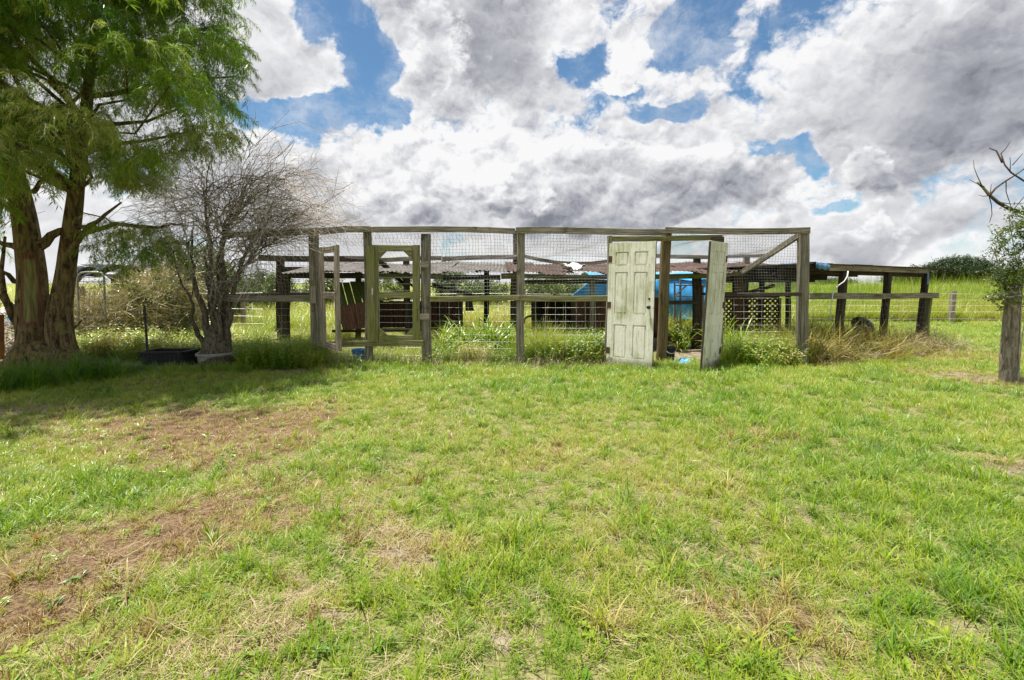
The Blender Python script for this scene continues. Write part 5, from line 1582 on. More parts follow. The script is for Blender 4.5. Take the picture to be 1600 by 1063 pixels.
# ================================================================== the bare tree over the stone planter
rb = random.Random(33)
YB_ = 7.88
bt_ = empty('bare_tree', (P(338, 553, YB_).x, YB_, 0), 'leafless many stemmed tree with a fountain of arching twigs, growing in the stone planter', 'tree')
def stem(pts_, r0, r1, n_=9, jit=.012, Yj=.1, sub=3):
    pp_ = [P(x_, y_, YB_ + d_) for (x_, y_, d_) in pts_]
    fin = []
    for a, b in zip(pp_, pp_[1:]):
        for k in range(sub): fin.append(a.lerp(b, k / sub) + Vector((rb.gauss(0, jit), rb.gauss(0, jit), 0)))
    fin.append(pp_[-1])
    m_ = len(fin) - 1
    return fin, [.78 * (px2m(r0, YB_) * (1 - k / m_) + px2m(r1 * .45, YB_) * k / m_) for k in range(m_ + 1)]
STEMS = [([(332, 560, 0), (328, 530, -.05), (322, 498, -.1), (314, 470, -.15), (303, 440, -.2), (298, 405, -.2), (300, 360, -.2)], 9, 3.5),
         ([(326, 556, .05), (318, 540, .05), (306, 515, 0), (298, 500, 0), (304, 482, -.1), (296, 462, -.15), (282, 440, -.2), (272, 400, -.25)], 6, 2.2),
         ([(340, 560, .05), (338, 520, .08), (332, 480, .1), (326, 440, .1), (330, 400, .12), (326, 350, .1), (318, 300, .1)], 10, 3.5),
         ([(345, 560, 0), (352, 525, -.05), (357, 490, -.05), (352, 455, 0), (349, 420, .05), (345, 380, .1), (352, 345, .1)], 9, 5),
         ([(350, 558, .05), (356, 535, .1), (352, 500, .15), (362, 465, .1), (372, 430, .1), (384, 395, .1), (402, 360, .12)], 8, 3.5),
         ([(336, 556, -.1), (345, 520, -.15), (340, 490, -.2), (346, 465, -.2), (360, 440, -.2), (383, 415, -.25), (405, 385, -.3)], 6, 3),
         ([(346, 556, .2), (350, 500, .25), (342, 450, .25), (343, 400, .3), (360, 350, .3), (385, 318, .3)], 7, 4),
         ([(340, 520, -.15), (331, 490, -.18), (338, 462, -.2), (330, 430, -.22), (318, 395, -.25)], 5, 2.5)]
tips = []
for k, (pts_, r0, r1) in enumerate(STEMS):
    fin, rs = stem(pts_, r0, r1)
    mb = MB(); mb.tube(fin, rs, 10); mb.build('stem', M['bark_grey'], bt_, smooth=True)
    for q in range(len(fin) * 2 // 5, len(fin)): tips.append((fin[q], rs[q], q / len(fin)))
core = MB()
pts_ = [P(338, 585, YB_), P(339, 550, YB_), P(340, 525, YB_), P(342, 505, YB_)]
core.tube(pts_, [px2m(r, YB_) for r in (27, 22, 18, 10)], 14); core.build('trunk', M['bark_grey'], bt_, smooth=True)
def arch(p, dirv, L, droop, n_, wig=.05):
    """an arching shoot: leaves along dirv and is bent down by its own weight"""
    out_ = [Vector(p)]; d_ = Vector(dirv).normalized()
    st_ = L / n_
    for k in range(n_):
        d_ = (d_ + Vector((rb.gauss(0, wig), rb.gauss(0, wig), rb.gauss(0, wig) - droop * st_))).normalized()
        out_.append(out_[-1] + d_ * st_)
    return out_
BARE_SIL = [(178, 330), (200, 300), (250, 262), (300, 225), (345, 205), (400, 212), (455, 215), (500, 235), (540, 290), (572, 322), (585, 352), (560, 362), (480, 395), (430, 430), (400, 470), (300, 480), (240, 440), (210, 380)]
twigs = MB(); shoots = MB()
second = []
def to_target(p, px, py, dY, up, n_=10):
    """a shoot that leaves p upwards and arches over to a point of the crown"""
    e = P(px, py, YB_ + dY)
    cpt = p.lerp(e, .45) + Vector((0, 0, up * (e - p).length))
    out_ = []
    for k in range(n_ + 1):
        t = k / n_
        w_ = .02 * (e - p).length * (1 if 0 < k < n_ else 0)
        out_.append(p * (1 - t) ** 2 + cpt * (2 * t * (1 - t)) + e * t * t + Vector((rb.gauss(0, w_), rb.gauss(0, w_), rb.gauss(0, w_))))
    return out_
k = 0
while k < 150:
    px, py = rb.uniform(178, 590), rb.uniform(205, 450)
    if k > 128: px, py = rb.uniform(430, 590), rb.uniform(255, 372)
    if px < 330 and rb.random() < .12: continue
    if not inside(BARE_SIL, px, py): continue
    tgt = P(px, py, YB_)
    p, r, t = min(rb.sample(tips, 7), key=lambda q_: (q_[0] - tgt).length - 1.2 * q_[2])
    q = to_target(p, px, py, rb.gauss(0, .65), rb.uniform(.12, .34))
    r0 = min(r * .6, rb.uniform(.006, .014))
    shoots.tube(q, [r0 * (1 - .72 * i / 10) for i in range(11)], 5, cap=False)
    for i in range(2, 11): second.append((q[i], (q[i] - q[i - 1]).normalized(), r0 * (1 - .72 * i / 10)))
    k += 1
shoots.build('shoots', M['bark_grey'], bt_, smooth=True, kind='stuff')
cnt = 0
for k in range(1950):
    p, d_, r = rb.choice(second)
    dv = d_ * rb.uniform(.5, 1.2) + Vector((rb.gauss(.15 if p.x > -4.6 else -.1, .45), rb.gauss(0, .5), rb.gauss(.05, .45)))
    L = rb.uniform(.3, 1.15)
    q = arch(p, dv, L, rb.uniform(.25, 1.1), 6, .08)
    x_, y_ = to_px(q[-1])
    if not inside(BARE_SIL, x_, y_) and rb.random() < .93: continue
    r0 = min(r, rb.uniform(.0022, .0050))
    twigs.tube(q, [r0 * (1 - .6 * i / 6) for i in range(7)], 3, cap=False)
    cnt += 1
    for j in range(2):
        i = rb.randint(2, 5)
        q2 = arch(q[i], (q[i] - q[i - 1]).normalized() + Vector((rb.gauss(0, .6), rb.gauss(0, .6), rb.gauss(0, .5))), rb.uniform(.12, .4), .6, 3, .08)
        twigs.tube(q2, [.0022, .002, .0017, .0013], 3, cap=False)
for pts_ in (((400, 225), (430, 200), (468, 190), (500, 203), (530, 208)), ((380, 250), (392, 215), (400, 180), (398, 172)), ((500, 300), (535, 295), (552, 285), (538, 258)), ((545, 350), (575, 342), (590, 330)), ((330, 290), (300, 255), (270, 232), (262, 228)),
             ((260, 340), (220, 318), (190, 325), (165, 345)), ((300, 330), (240, 332), (200, 345), (150, 350))):
    q = [P(x_, y_, YB_ + rb.gauss(0, .15)) for x_, y_ in pts_]
    twigs.tube(q, [.006 * (1 - .7 * i / len(q)) for i in range(len(q))], 4, cap=False)
twigs.build('twigs', M['bark_twig'], bt_, kind='stuff')

# ================================================================== shrubs, hedges, grasses
def foliage_pts(c, rx, ry, h, n_, shell=.55, flat=0.0, seed=0):
    """points through the volume of a rounded, lumpy crown standing on the ground at c"""
    r_ = np.random.default_rng(seed)
    d_ = r_.normal(size=(n_, 3)); d_ /= np.linalg.norm(d_, axis=1)[:, None]
    rad = r_.uniform(shell ** 3, 1, n_) ** (1 / 3)
    lump = .62 + .62 * fbm(d_[:, 0] * 2 + seed * 3.3 + 9, d_[:, 2] * 2 + d_[:, 1] * 1.5 + seed, 1.2, 3)
    p = d_ * (rad * lump)[:, None] * np.array([rx, ry, h / 2])
    p[:, 2] = np.maximum(p[:, 2] + h * .5, .04 * h)
    return p + np.array(c), d_, rad
def shrub(name, c, rx, ry, h, n_, lib_, tone, label, cat='shrub', group=None, scale=1.0, stems=5, mat='bark_grey', trunk=None, seed=None):
    seed = seed if seed is not None else int(abs(c[0]) * 77 + abs(c[1]) * 13)
    o = empty(name, c, label, cat, group)
    base = Vector(c)
    if trunk:
        th, tr = trunk
        p, d_, rad = foliage_pts((c[0], c[1], c[2] + th), rx, ry, h - th, n_, .5, seed=seed)
    else:
        p, d_, rad = foliage_pts(c, rx, ry, h, n_, .35, seed=seed)
    r_ = np.random.default_rng(seed + 5)
    rot = np.stack([r_.normal(0, .7, n_), r_.normal(0, .7, n_), r_.uniform(0, 6.28, n_)], 1)
    clump_t = fbm(p[:, 0] * 1.0 + 3, p[:, 2] * 1.2 + p[:, 1], 1.6 / max(.6, h * .4), 3)
    tn = np.clip(tone + (clump_t - .5) * .7 + r_.normal(0, .08, n_), 0, 1)
    scatter('foliage', lib_, p, rot, r_.uniform(.75, 1.35, n_) * scale, tn, parent=o, origin=c)
    q = random.Random(seed)
    if trunk:
        mb = MB(); mb.tube([base + Vector((0, 0, -.1)), base + Vector((q.gauss(0, .05) * h, 0, th * .6)), base + Vector((q.gauss(0, .06) * h, 0, th * 1.1)), base + Vector((q.gauss(0, .1) * h, 0, h * .75))], [tr * 1.2, tr, tr * .85, tr * .3], 8); mb.build('trunk', M[mat], o, smooth=True)
    mb = MB()
    for k in range(stems):
        a = q.random() * 6.28; z0 = trunk[0] * .8 if trunk else 0
        e = base + Vector((rx * .7 * math.cos(a), ry * .7 * math.sin(a), z0 + (h - z0) * q.uniform(.45, .85)))
        mb.tube([base + Vector((0, 0, z0 - .05)), base.lerp(e, .5) + Vector((0, 0, .1 * h)) , e], [.012 * h, .008 * h, .003 * h], 5)
    mb.build('branches' if trunk else 'stems', M[mat], o, smooth=True)
    return o
# dry vines swallowing the fence on the left
dv_ = empty('dry_vine_hedge', P(210, 550, 10.2), 'mound of dry tan vines swallowing the fence behind the tube gate', 'hedge')
q = np.random.default_rng(4)
pp_, tt_ = [], []
while len(pp_) < 1250:
    px = q.uniform(96, 296); py = q.uniform(415, 560)
    top = np.interp(px, [96, 120, 165, 200, 225, 285, 296], [474, 472, 474, 460, 440, 432, 452])
    if py < top + q.normal(0, 3): continue
    Y = q.uniform(9.75, 10.9)
    p = P(px, py, Y)
    if p.z < .05: continue
    pp_.append(tuple(p)); tt_.append(np.clip(.42 + .35 * (fbm(np.array([p.x]), np.array([p.z]), 2.2, 3)[0] - .4) + (.28 if (px > 190 and q.random() < .35) else 0) + q.normal(0, .12), 0, 1))
scatter('vine_tangle', LIB_DRY, pp_, q.uniform(-3, 3, (len(pp_), 3)), q.uniform(.8, 1.5, len(pp_)), tt_, parent=dv_, origin=WL[dv_.name])
hp_ = [(float(px), float(q.uniform(432, 545)), float(q.uniform(9.6, 10.4))) for px in q.uniform(185, 300, 210)]
scatter('green_leaves', LIB_LEAFY, [tuple(P(*k_)) for k_ in hp_], q.uniform(-3, 3, (210, 3)), q.uniform(.6, 1.1, 210), np.clip(q.normal(.62, .13, 210), 0, 1), parent=dv_, origin=WL[dv_.name])
for px in (243, 126, 180):
    mb = MB(); p = P(px, 448, 10.3); mb.beam(p, (p.x, p.y, -.04), .11, .10, up=(0, 1, 0), seed=px); mb.build('fence_post', M['timber_grey'], dv_)
vn = empty('green_vine', P(163, 520, 9.4), 'thin vine with bright yellow green leaves climbing the tube gate', 'vine')
pts_ = [P(160, 430 + 9 * k, 9.44) + Vector((.05 * math.sin(k * 2.1), 0, 0)) for k in range(12)]
mb = MB(); mb.tube(pts_, .004, 5); mb.build('stem', M['bark_grey'], vn)
lp_ = [P(x_, y_, 9.4) for x_, y_ in ((153, 434), (158, 437), (150, 441), (154, 446), (159, 449), (151, 452), (170, 463), (174, 468), (168, 471), (172, 475), (156, 440), (167, 459))]
scatter('leaves', LIB_LEAFY, lp_, q.uniform(-3, 3, (len(lp_), 3)), q.uniform(.35, .5, len(lp_)), np.full(len(lp_), .72), parent=vn, origin=WL[vn.name])

# shrubs behind the pen
gsh = 'shrubs growing in the field behind the pen'
for (px, Y, h, rx, n_, tn, lb) in ((300, 13.5, 2.35, 1.05, 620, .56, 'tall yellow green shrub between the dry vines and the bare tree'), (268, 14.2, 1.9, .8, 380, .5, 'rounded green shrub directly right of the dry vine mound'),
                                   (345, 15, 1.75, .9, 380, .45, 'dark green shrub showing through the stems of the bare tree'), (420, 19, 1.9, 1.1, 380, .55, 'olive shrub behind the left end of the pen'),
                                   (505, 20, 2.0, .8, 300, .66, 'yellowish shrub seen over the open screen door'), (600, 22, 2.2, 1.3, 380, .6, 'olive shrub behind the green screen door'),
                                   (702, 24, 2.5, 1.0, 380, .58, 'taller shrub rising above the shed roof between two fence posts'), (760, 22, 1.6, 1.3, 340, .5, 'low dark shrub seen through the wire in the middle of the pen'),
                                   (845, 20, 1.55, 1.0, 300, .62, 'pale low shrub seen through the wire left of the blue tarpaulin'), (880, 23, 1.75, 1.2, 300, .5, 'low green shrub touching the left edge of the blue tarpaulin'),
                                   (1150, 24, 1.4, 1.2, 260, .5, 'low shrub seen right of the narrow door'), (1215, 26, 1.5, 1.4, 260, .46, 'low shrub seen through the wire near the right corner post')):
    c = P(px, 443, Y)
    shrub('wild_shrub', (c.x, Y, 0), rx, rx, h, n_, LIB_LEAFY, tn, lb, 'shrub', gsh, scale=1.15, seed=int(px))
# weeds growing up through and behind the front of the pen
def strip(name, lib_, px0, px1, y0, y1, n_, s0, s1, tone, tv=.12, clump=1.2, seed=0, tilt=.12, label=None, thin=0.35):
    r_ = np.random.default_rng(seed)
    yy = r_.uniform(y0, y1, n_ * 3); xx = (r_.uniform(px0, px1, n_ * 3) - 800) / F_PX * yy
    f_ = fbm(xx + seed, yy, clump, 3)
    k_ = r_.random(n_ * 3) < np.clip((f_ - thin) * 3, 0, 1)
    xx, yy, f_ = xx[k_][:n_], yy[k_][:n_], f_[k_][:n_]
    m_ = len(xx)
    rot = np.stack([r_.normal(0, tilt, m_), r_.normal(0, tilt, m_), r_.uniform(0, 6.28, m_)], 1)
    sc_ = r_.uniform(s0, s1, m_) * (.7 + .7 * f_)
    return scatter(name, lib_, np.stack([xx, yy, relief(xx, yy)], 1), rot, sc_, np.clip(tone + (fbm(xx + 5, yy, 1.6, 3) - .5) * .6 + r_.normal(0, tv * .6, m_), 0, 1))
strip('tall_weeds', LIB_TALL, 372, 500, 7.6, 9.2, 230, .45, .8, .46, seed=1)
strip('leafy_weeds', LIB_WEED, 380, 500, 7.5, 8.8, 300, .7, 1.2, .40, seed=2)
strip('tall_weeds', LIB_TALL, 498, 665, 8.2, 10.5, 260, .28, .5, .56, seed=3)
strip('leafy_weeds', LIB_WEED, 498, 660, 7.75, 9.0, 210, .35, .65, .52, seed=4)
strip('tall_weeds', LIB_TALL, 668, 955, 7.95, 9.9, 620, .35, .68, .46, seed=5)
strip('leafy_weeds', LIB_WEED, 668, 955, 7.85, 9.5, 420, .5, 1.0, .5, seed=6)
strip('tall_weeds', LIB_TALL, 820, 950, 8.0, 9.6, 260, .5, .95, .48, seed=26)
strip('tall_weeds', LIB_TALL, 1130, 1300, 8.0, 10.5, 420, .55, 1.0, .5, seed=27)
strip('dry_weeds', LIB_DRY, 668, 955, 7.68, 8.05, 170, .3, .55, .5, seed=7)
strip('dry_weeds', LIB_DRY, 490, 668, 7.7, 8.3, 130, .3, .5, .45, seed=17)
strip('tall_weeds', LIB_TALL, 1128, 1262, 7.7, 9.4, 380, .4, .8, .42, seed=8)
strip('leafy_weeds', LIB_WEED, 1130, 1262, 7.6, 9.2, 420, .7, 1.25, .5, seed=9)
strip('leafy_weeds', LIB_WEED, 860, 950, 7.9, 8.6, 170, .9, 1.35, .5, seed=10)
strip('tall_weeds', LIB_TALL, 1030, 1100, 10.0, 12.0, 130, .4, .7, .52, seed=11)
strip('tall_weeds', LIB_TALL, 440, 1180, 10.5, 14.0, 1100, .3, .6, .56, seed=12)
strip('leafy_weeds', LIB_WEED, 120, 370, 8.5, 11.5, 1500, .6, 1.25, .53, seed=13, thin=.15)
strip('tall_weeds', LIB_TALL, 120, 420, 8.6, 13.5, 800, .35, .75, .54, seed=14, thin=.2)
strip('leafy_weeds', LIB_WEED, 180, 400, 7.2, 7.6, 260, .2, .4, .34, seed=15, thin=.2)
strip('tall_weeds', LIB_TALL, -20, 420, 6.8, 7.6, 420, .12, .24, .32, seed=16, thin=.2)
strip('lawn_edge_grass', LIB_TUFT, 480, 1260, 7.55, 8.0, 420, .7, 1.2, .40, seed=18, thin=.1)
# dead weeds heaped along the lean-to
r_ = np.random.default_rng(8)
pp_, rr_, ss_, tt_ = [], [], [], []
for k in range(430):
    px = r_.uniform(1252, 1462); bk = r_.normal(.15, .28)
    p = spt(px, 0, bk)
    pp_.append((p.x, p.y, 0)); rr_.append((r_.normal(0, .5), r_.normal(0, .5), r_.uniform(0, 6.28)))
    ss_.append(r_.uniform(.5, 1.25) * np.interp(px, [1252, 1300, 1380, 1462], [1.2, 1.25, 1.0, .55])); tt_.append(r_.uniform(.9, 1.0) if r_.random() < .42 else np.clip(r_.normal(.60, .2), .12, .9))
scatter('dead_weeds', LIB_TALL, pp_, rr_, ss_, tt_)
pp_ = [spt(r_.uniform(1256, 1400), 0, r_.normal(.1, .22)) for _ in range(24)]
scatter('dead_leaves', LIB_CORN, pp_, np.stack([r_.normal(0, .4, 24), r_.normal(0, .4, 24), r_.uniform(0, 6.28, 24)], 1), r_.uniform(.55, 1.0, 24), np.clip(r_.normal(.90, .08, 24), .6, 1))
pp_ = []
for k in range(330):
    p = spt(r_.uniform(1250, 1480), 0, r_.normal(.05, .30)); pp_.append((p.x, p.y, abs(r_.normal(0, .14))))
scatter('dead_stalks', LIB_DRY, pp_, r_.uniform(-3, 3, (330, 3)), r_.uniform(.4, .85, 330), np.clip(r_.normal(.38, .16, 330), 0, .85))
# clumps with a shape of their own
def grass_clump(c, n_, rad, lib_, s0, s1, tone, label, seed, cat='grass clump', name='grass_clump', group=None):
    r_ = np.random.default_rng(seed)
    p = np.stack([r_.normal(0, rad, n_), r_.normal(0, rad * .8, n_), np.zeros(n_)], 1) + np.array(c)
    lean = (p - np.array(c)) / max(.1, rad)
    rot = np.stack([-lean[:, 1] * .22 + r_.normal(0, .1, n_), lean[:, 0] * .22 + r_.normal(0, .1, n_), r_.uniform(0, 6.28, n_)], 1)
    o = scatter(name, lib_, p, rot, r_.uniform(s0, s1, n_), np.clip(r_.normal(tone, .08, n_), 0, 1), origin=c, kind=None)
    return tag(o, label, cat, group)
gl_ = 'grass clumps at the foot of the big tree'
for k, (px, py, n_, rad, lb) in enumerate(((128, 592, 42, .20, 'big dark green clump of strappy grass right of the big tree trunks'), (62, 603, 30, .20, 'dark green clump of strappy grass in front of the left trunk'),
                                           (168, 590, 20, .18, 'smaller dark green grass clump at the right end of the clumps by the big tree'), (20, 606, 18, .16, 'low dark green grass clump at the left edge below the big tree'))):
    c = G(px, py); grass_clump((c.x, c.y, 0), n_, rad, LIB_TALL, .45, .85, .05, lb, 40 + k, group=gl_)
gb = 'broad bladed grass clumps inside the pen'
for k, (px, Y, n_, rad, s, lb) in enumerate(((745, 9.1, 60, .36, 1.0, 'large clump of broad bladed bright green grass in the middle of the pen'), (705, 9.3, 20, .22, .9, 'broad bladed grass clump just right of the green screen door post'), (795, 8.9, 18, .2, .85, 'broad bladed grass clump left of the middle fence post'), (826, 8.6, 9, .12, .75, 'small broad bladed grass clump right of the middle fence post'),
                                          (1150, 8.7, 22, .22, .9, 'broad arching grass clump just right of the narrow white door'), (1068, 9.4, 7, .07, .7, 'spiky green plant growing near the black plant pot'))):
    grass_clump(((px - 800) / F_PX * Y, Y, 0), n_, rad, LIB_CORN, .65 * s, 1.15 * s, .40, lb, 60 + k, group=gb)
c = WL['plant_pot']
scatter('leaves', LIB_WEED, np.array([[c.x + q_[0], c.y + q_[1], c.z + .2] for q_ in ((0, 0), (.05, .03), (-.05, .02), (0, -.05), (.03, -.02), (-.03, -.03))]), yaw_rot(6, .2), np.full(6, 1.25), np.full(6, .42), parent=bpy.data.objects['plant_pot'], origin=c, kind=None)
mb = MB(); mb.tube([c + Vector((0, 0, .2)), c + Vector((.01, 0, .55)), c + Vector((-.02, 0, .8))], [.012, .01, .006], 6); mb.build('stem', M['timber_grey'], bpy.data.objects['plant_pot'])
# rough grass of the fields beyond, with the tall bright stand on the right
def field_grass(name, x0, x1, y0, y1, n_, sxy, sz, tone, seed, edge_tone=None):
    r_ = np.random.default_rng(seed)
    yy = y0 + (y1 - y0) * r_.random(n_) ** 1.4
    xx = r_.uniform(x0, x1, n_)
    k_ = (xx > 1.12 * -yy - 4) & (xx < 1.12 * yy + 4)
    xx, yy = xx[k_], yy[k_]; m_ = len(xx)
    f_ = fbm(xx, yy, .35, 4)
    s_ = np.stack([sxy * r_.uniform(.8, 1.3, m_), sxy * r_.uniform(.8, 1.3, m_), sz * (.55 + .9 * f_) * r_.uniform(.8, 1.15, m_)], 1)
    tn = tone + (f_ - .5) * .5 + r_.normal(0, .06, m_)
    if edge_tone is not None: tn = np.where(yy < y0 + 1.4, tn * .3 + edge_tone * .7, tn); s_[:, 2] *= np.clip((yy - y0) / 3 + .45, .45, 1)
    scatter(name, LIB_TALL, np.stack([xx, yy, np.zeros(m_)], 1), yaw_rot(m_, .08), s_, np.clip(tn, 0, 1))
field_grass('tall_field_grass', 10, 60, 17.2, 32, 9000, 1.3, 2.5, .40, 1, .66)
field_grass('tall_field_grass', 4, 16, 17.0, 32, 3500, 1.3, 2.2, .42, 5, .62)
field_grass('rough_grass', -40, 8, 13.5, 30, 9000, 1.2, 1.15, .58, 2)
field_grass('rough_grass', -90, 90, 30, 90, 9000, 3.0, 1.5, .55, 3)
field_grass('rough_grass', -200, 200, 85, 260, 5000, 8.0, 1.6, .5, 4)
# far trees
gt = 'dark trees on the horizon at the right'
for (px, Y, h, rx, n_, lb, gr) in ((1432, 118, 4.4, 3.2, 420, 'small round dark tree on the horizon above the lean-to roof end', gt), (1462, 122, 5.2, 3.0, 420, 'dark tree on the horizon right of the lean-to roof end', gt),
                                   (1497, 112, 6.7, 6.2, 1100, 'largest broad dark tree on the horizon, left of the round post', gt), (1536, 125, 4.4, 3.6, 520, 'lower dark tree on the horizon beside the broad one', gt),
                                   (1556, 132, 4.0, 4.0, 520, 'dark horizon tree just left of the leafy vine post', gt), (1584, 130, 4.3, 4.2, 520, 'dark horizon tree behind the leafy vine post', gt), (1625, 128, 5.0, 4.4, 420, 'dark horizon tree at the right edge, furthest right', gt),
                                   (1405, 150, 3.4, 5, 300, 'low dark tree crown peeping over the lean-to roof', gt), (1240, 170, 2.4, 7, 300, 'low far hedge tree behind the right corner post', gt), (1300, 175, 2.4, 8, 300, 'low far hedge tree seen under the lean-to roof', gt)):
    c = P(px, 443, Y)
    shrub('oak_tree', (c.x, Y, 0), rx, rx, h, n_, LIB_FARLEAF, .42, lb, 'tree', gr, scale=5.5, stems=4, trunk=(h * .22, .3), seed=int(px))
# ---- right-hand post with its vine, fence post and the bare branch
sp = empty('stump_post', (P(1577, 598, 6.6).x, 6.6, 0), 'thick round bark covered post at the right edge, leafy vine around its top', 'post')
pth = [(P(1577, 606, 6.6), px2m(16.5, 6.6) * off(1577)), (P(1576, 560, 6.6), px2m(15.5, 6.6) * off(1580)), (P(1579, 520, 6.6), px2m(15, 6.6) * off(1580)), (P(1582, 480, 6.6), px2m(14.5, 6.6) * off(1580)), (P(1584, 443, 6.6), px2m(14, 6.6) * off(1580))]
mb, s_ = trunk_mesh(pth, 26, 8, .05, .12); mb.build('trunk', M['bark_stump'], sp, smooth=True)
for k, (py, dz) in enumerate(((448, 0), (463, .004))):
    c0 = P(1584, py, 6.6); rr0 = px2m(15.6, 6.6) * off(1580)
    mb = MB(); mb.tube([c0 + Vector((rr0 * math.cos(t), rr0 * math.sin(t), .012 * math.sin(3 * t + k))) for t in np.linspace(2.6, 7.4, 22)], .010, 6); mb.build('wire_tie', M['bright_wire'], sp)
lv = empty('leafy_vine', (P(1590, 598, 6.5).x, 6.55, 0), 'leafy green vine sprawling over the round post at the right edge', 'vine')
r_ = np.random.default_rng(12)
VS = [(1545, 395), (1550, 372), (1560, 382), (1568, 360), (1578, 350), (1582, 340), (1590, 355), (1598, 370), (1606, 352), (1562, 402), (1575, 395), (1588, 392), (1600, 400), (1612, 380), (1570, 416), (1583, 412), (1596, 420), (1610, 412), (1566, 430),
      (1580, 428), (1592, 432), (1606, 432), (1556, 440), (1548, 446), (1570, 442), (1600, 446), (1560, 452), (1540, 440), (1615, 450), (1553, 420), (1620, 420), (1620, 395), (1600, 460), (1612, 470), (1556, 462), (1546, 470), (1562, 474), (1596, 340), (1608, 372), (1578, 372)]
pp_ = [P(x_ + 13 + r_.normal(0, 4), y_ + r_.normal(0, 4), 6.5 + r_.normal(0, .13)) for (x_, y_) in VS for _ in range(4)]
scatter('leaves', LIB_LEAFY, pp_, np.stack([r_.normal(0, .6, len(pp_)), r_.normal(0, .6, len(pp_)), r_.uniform(0, 6.28, len(pp_))], 1), r_.uniform(.5, .78, len(pp_)), np.clip(r_.normal(.54, .16, len(pp_)), 0, 1), parent=lv, origin=WL[lv.name], kind=None)
for pts_ in (((1592, 602), (1594, 540), (1596, 480), (1590, 420), (1578, 350), (1576, 335)), ((1600, 604), (1606, 540), (1600, 470), (1608, 400), (1606, 350)), ((1594, 470), (1570, 440), (1556, 400), (1548, 385)), ((1590, 600), (1598, 520), (1612, 450)), ((1588, 480), (1560, 466), (1545, 462))):
    mb = MB(); mb.tube([P(x_, y_, 6.5) for x_, y_ in pts_], .006, 6); mb.build('stem', M['bark_twig'], lv)
pp_ = [G(1592 + r_.normal(0, 14), 598 + r_.normal(0, 4), .03) for _ in range(26)]
scatter('dry_leaf_litter', LIB_DRY, pp_, r_.uniform(-3, 3, (26, 3)), r_.uniform(.2, .35, 26), r_.uniform(.05, .4, 26))
bb = empty('leaning_bare_tree', (P(1730, 600, 6.9).x, 6.9, 0), 'dark leafless branch reaching in from the right edge above the vine', 'tree')
Yb = 6.9
def bt2(pts_, r0, r1=1.0, name='branch'):
    pp_ = [P(x_, y_, Yb + .06 * k) for k, (x_, y_) in enumerate(pts_)]
    mb = MB(); mb.tube(pp_, [px2m(r0 + (r1 - r0) * k / (len(pp_) - 1), Yb) for k in range(len(pp_))], 7); mb.build(name, M['timber_dark'], bb, smooth=True)
bt2(((1730, 610), (1722, 520), (1710, 440), (1690, 385), (1660, 352), (1630, 341)), 15, 4, 'trunk')
bt2(((1640, 344), (1605, 334), (1580, 328), (1560, 317), (1545, 304), (1536, 293), (1527, 285)), 3.6, 1.6)
for pts_ in (((1546, 306), (1556, 294), (1570, 284), (1586, 274), (1600, 264), (1625, 250)), ((1640, 300), (1600, 283), (1580, 270), (1570, 258), (1566, 246), (1564, 240)), ((1566, 254), (1562, 246), (1557, 236), (1546, 232))):
    bt2(pts_, 1.5, .8)
for pts_ in (((1535, 292), (1527, 275), (1522, 262), (1521, 250)), ((1545, 305), (1549, 320), (1550, 335), (1546, 348)), ((1572, 284), (1572, 300), (1578, 318), (1580, 325)), ((1578, 268), (1579, 255), (1578, 246)), ((1564, 240), (1572, 232), (1578, 222)),
             ((1560, 316), (1580, 319), (1620, 316)), ((1585, 326), (1600, 308), (1620, 296)), ((1547, 304), (1548, 296), (1549, 288)), ((1545, 306), (1536, 307), (1529, 305)), ((1582, 258), (1592, 247), (1598, 240)), ((1538, 292), (1524, 286), (1515, 281)), ((1580, 330), (1600, 342), (1620, 338))):
    bt2(pts_, .7, .35, 'twig')
fpg = 'posts of the far wire fence'
for k, (px, yt, lb) in enumerate(((1489, 455, 'lone grey fence post standing at the edge of the tall grass'), (1185, 458, 'grey far fence post seen behind the lattice panel'), (640, 462, 'grey far fence post seen behind the slatted hutch'))):
    p = P(px, yt, 16.4)
    o = empty('fence_post', (p.x, 16.4, 0), lb, 'fence post', fpg)
    mb = MB(); mb.beam((p.x, 16.4, -.1), tuple(p), .15, .13, up=(0, 1, 0), wob=.01, seed=px); mb.build('post', M['timber_grey'], o)
    for zz in (.4, .75, 1.0):
        mb = MB(); mb.beam((p.x - .085, 16.32, zz), (p.x + .085, 16.32, zz), .012, .02); mb.build('staple', M['bright_wire'], o)
fw = empty('wire_fence', (0, 16.36, 0), 'thin wire fence lines along the edge of the tall grass', 'fence')
for zz in (.15, .4, .6, .78, 1.0):
    mb = MB(); mb.tube([(x_, 16.31, zz + .01 * math.sin(x_ * 1.3 + zz * 9)) for x_ in np.arange(-4, 26, 1.0)], .0035, 4, cap=False); mb.build('wire', M['bright_wire'], fw)
lf = empty('old_wire_fence', (P(300, 500, 13).x, 12.6, 0), 'old wire fence between grey posts behind the bare tree', 'fence')
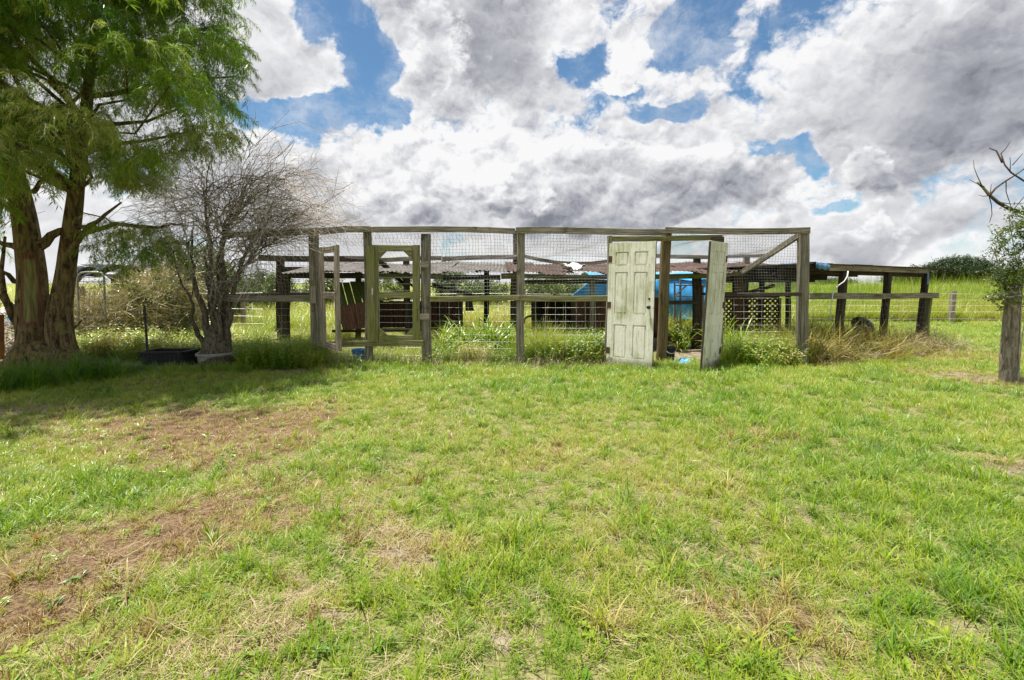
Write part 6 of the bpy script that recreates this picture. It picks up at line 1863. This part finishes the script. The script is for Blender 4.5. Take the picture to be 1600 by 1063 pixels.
for k, px in enumerate((285, 318, 380, 352)):
    p = P(px, 470 if k else 452, 12.6); mb = MB(); mb.beam(p, (p.x, p.y, -.05), .10, .09, up=(0, 1, 0), wob=.01, seed=px); mb.build('post', M['timber_grey'], lf)
for zz in (.3, .5, .7, .9, 1.1):
    mb = MB(); mb.tube([(x_, 12.54, zz + .012 * math.sin(x_ * 2 + zz * 7)) for x_ in np.linspace(P(240, 0, 12.6).x, P(400, 0, 12.6).x, 14)], .004, 4, cap=False); mb.build('wire', M['bright_wire'], lf)
# a far white trailer behind the left end of the pen
tr = empty('white_trailer', (P(466, 450, 42).x, 42, 0), 'long white trailer far behind the left end of the pen', 'trailer')
p0, p1_ = P(446, 452, 42), P(489, 452, 42)
def boxpart(name, x0, x1, y0, y1, z0, z1, mat):
    mb = MB(); mb.beam((x0, (y0 + y1) / 2, (z0 + z1) / 2), (x1, (y0 + y1) / 2, (z0 + z1) / 2), y1 - y0, z1 - z0, seg=1, bev=.05); return mb.build(name, M[mat], tr)
boxpart('body', p0.x, p1_.x, 42, 43.6, .45, .86, 'white_paint'); boxpart('roof', p0.x - .05, p1_.x + .05, 41.95, 43.65, .862, .93, 'white_paint')
boxpart('tow_bar', p1_.x, p1_.x + .9, 42.75, 42.85, .4, .47, 'steel')
for xx in (.35, .6):
    x_ = p0.x + (p1_.x - p0.x) * xx; mb = MB(); mb.tube([(x_, 41.86, .27), (x_, 41.98, .27)], .27, 14); mb.build('wheel', M['black_plastic'], tr)
# brush heap behind the big tree at the left edge
bh = empty('brush_heap', P(14, 560, 9.2), 'grey heap of cut branches behind the big tree at the left edge', 'brush heap')
q = random.Random(77); mb = MB()
for k in range(230):
    px = q.uniform(-60, 46); p = P(px, q.uniform(480, 560), q.uniform(8.8, 10.2)); p.z = max(.03, p.z * np.interp(px, [-60, 10, 46], [1, .9, .55]))
    d_ = Vector((q.gauss(.2, 1), q.gauss(0, .7), q.gauss(-.1, .5))).normalized(); L = q.uniform(.3, 1.1)
    mb.tube([p - d_ * L / 2, p + Vector((q.gauss(0, .03), q.gauss(0, .03), .02)), p + d_ * L / 2], [q.uniform(.006, .02), .009, .004], 5)
mb.build('sticks', M['bark_twig'], bh, kind='stuff')
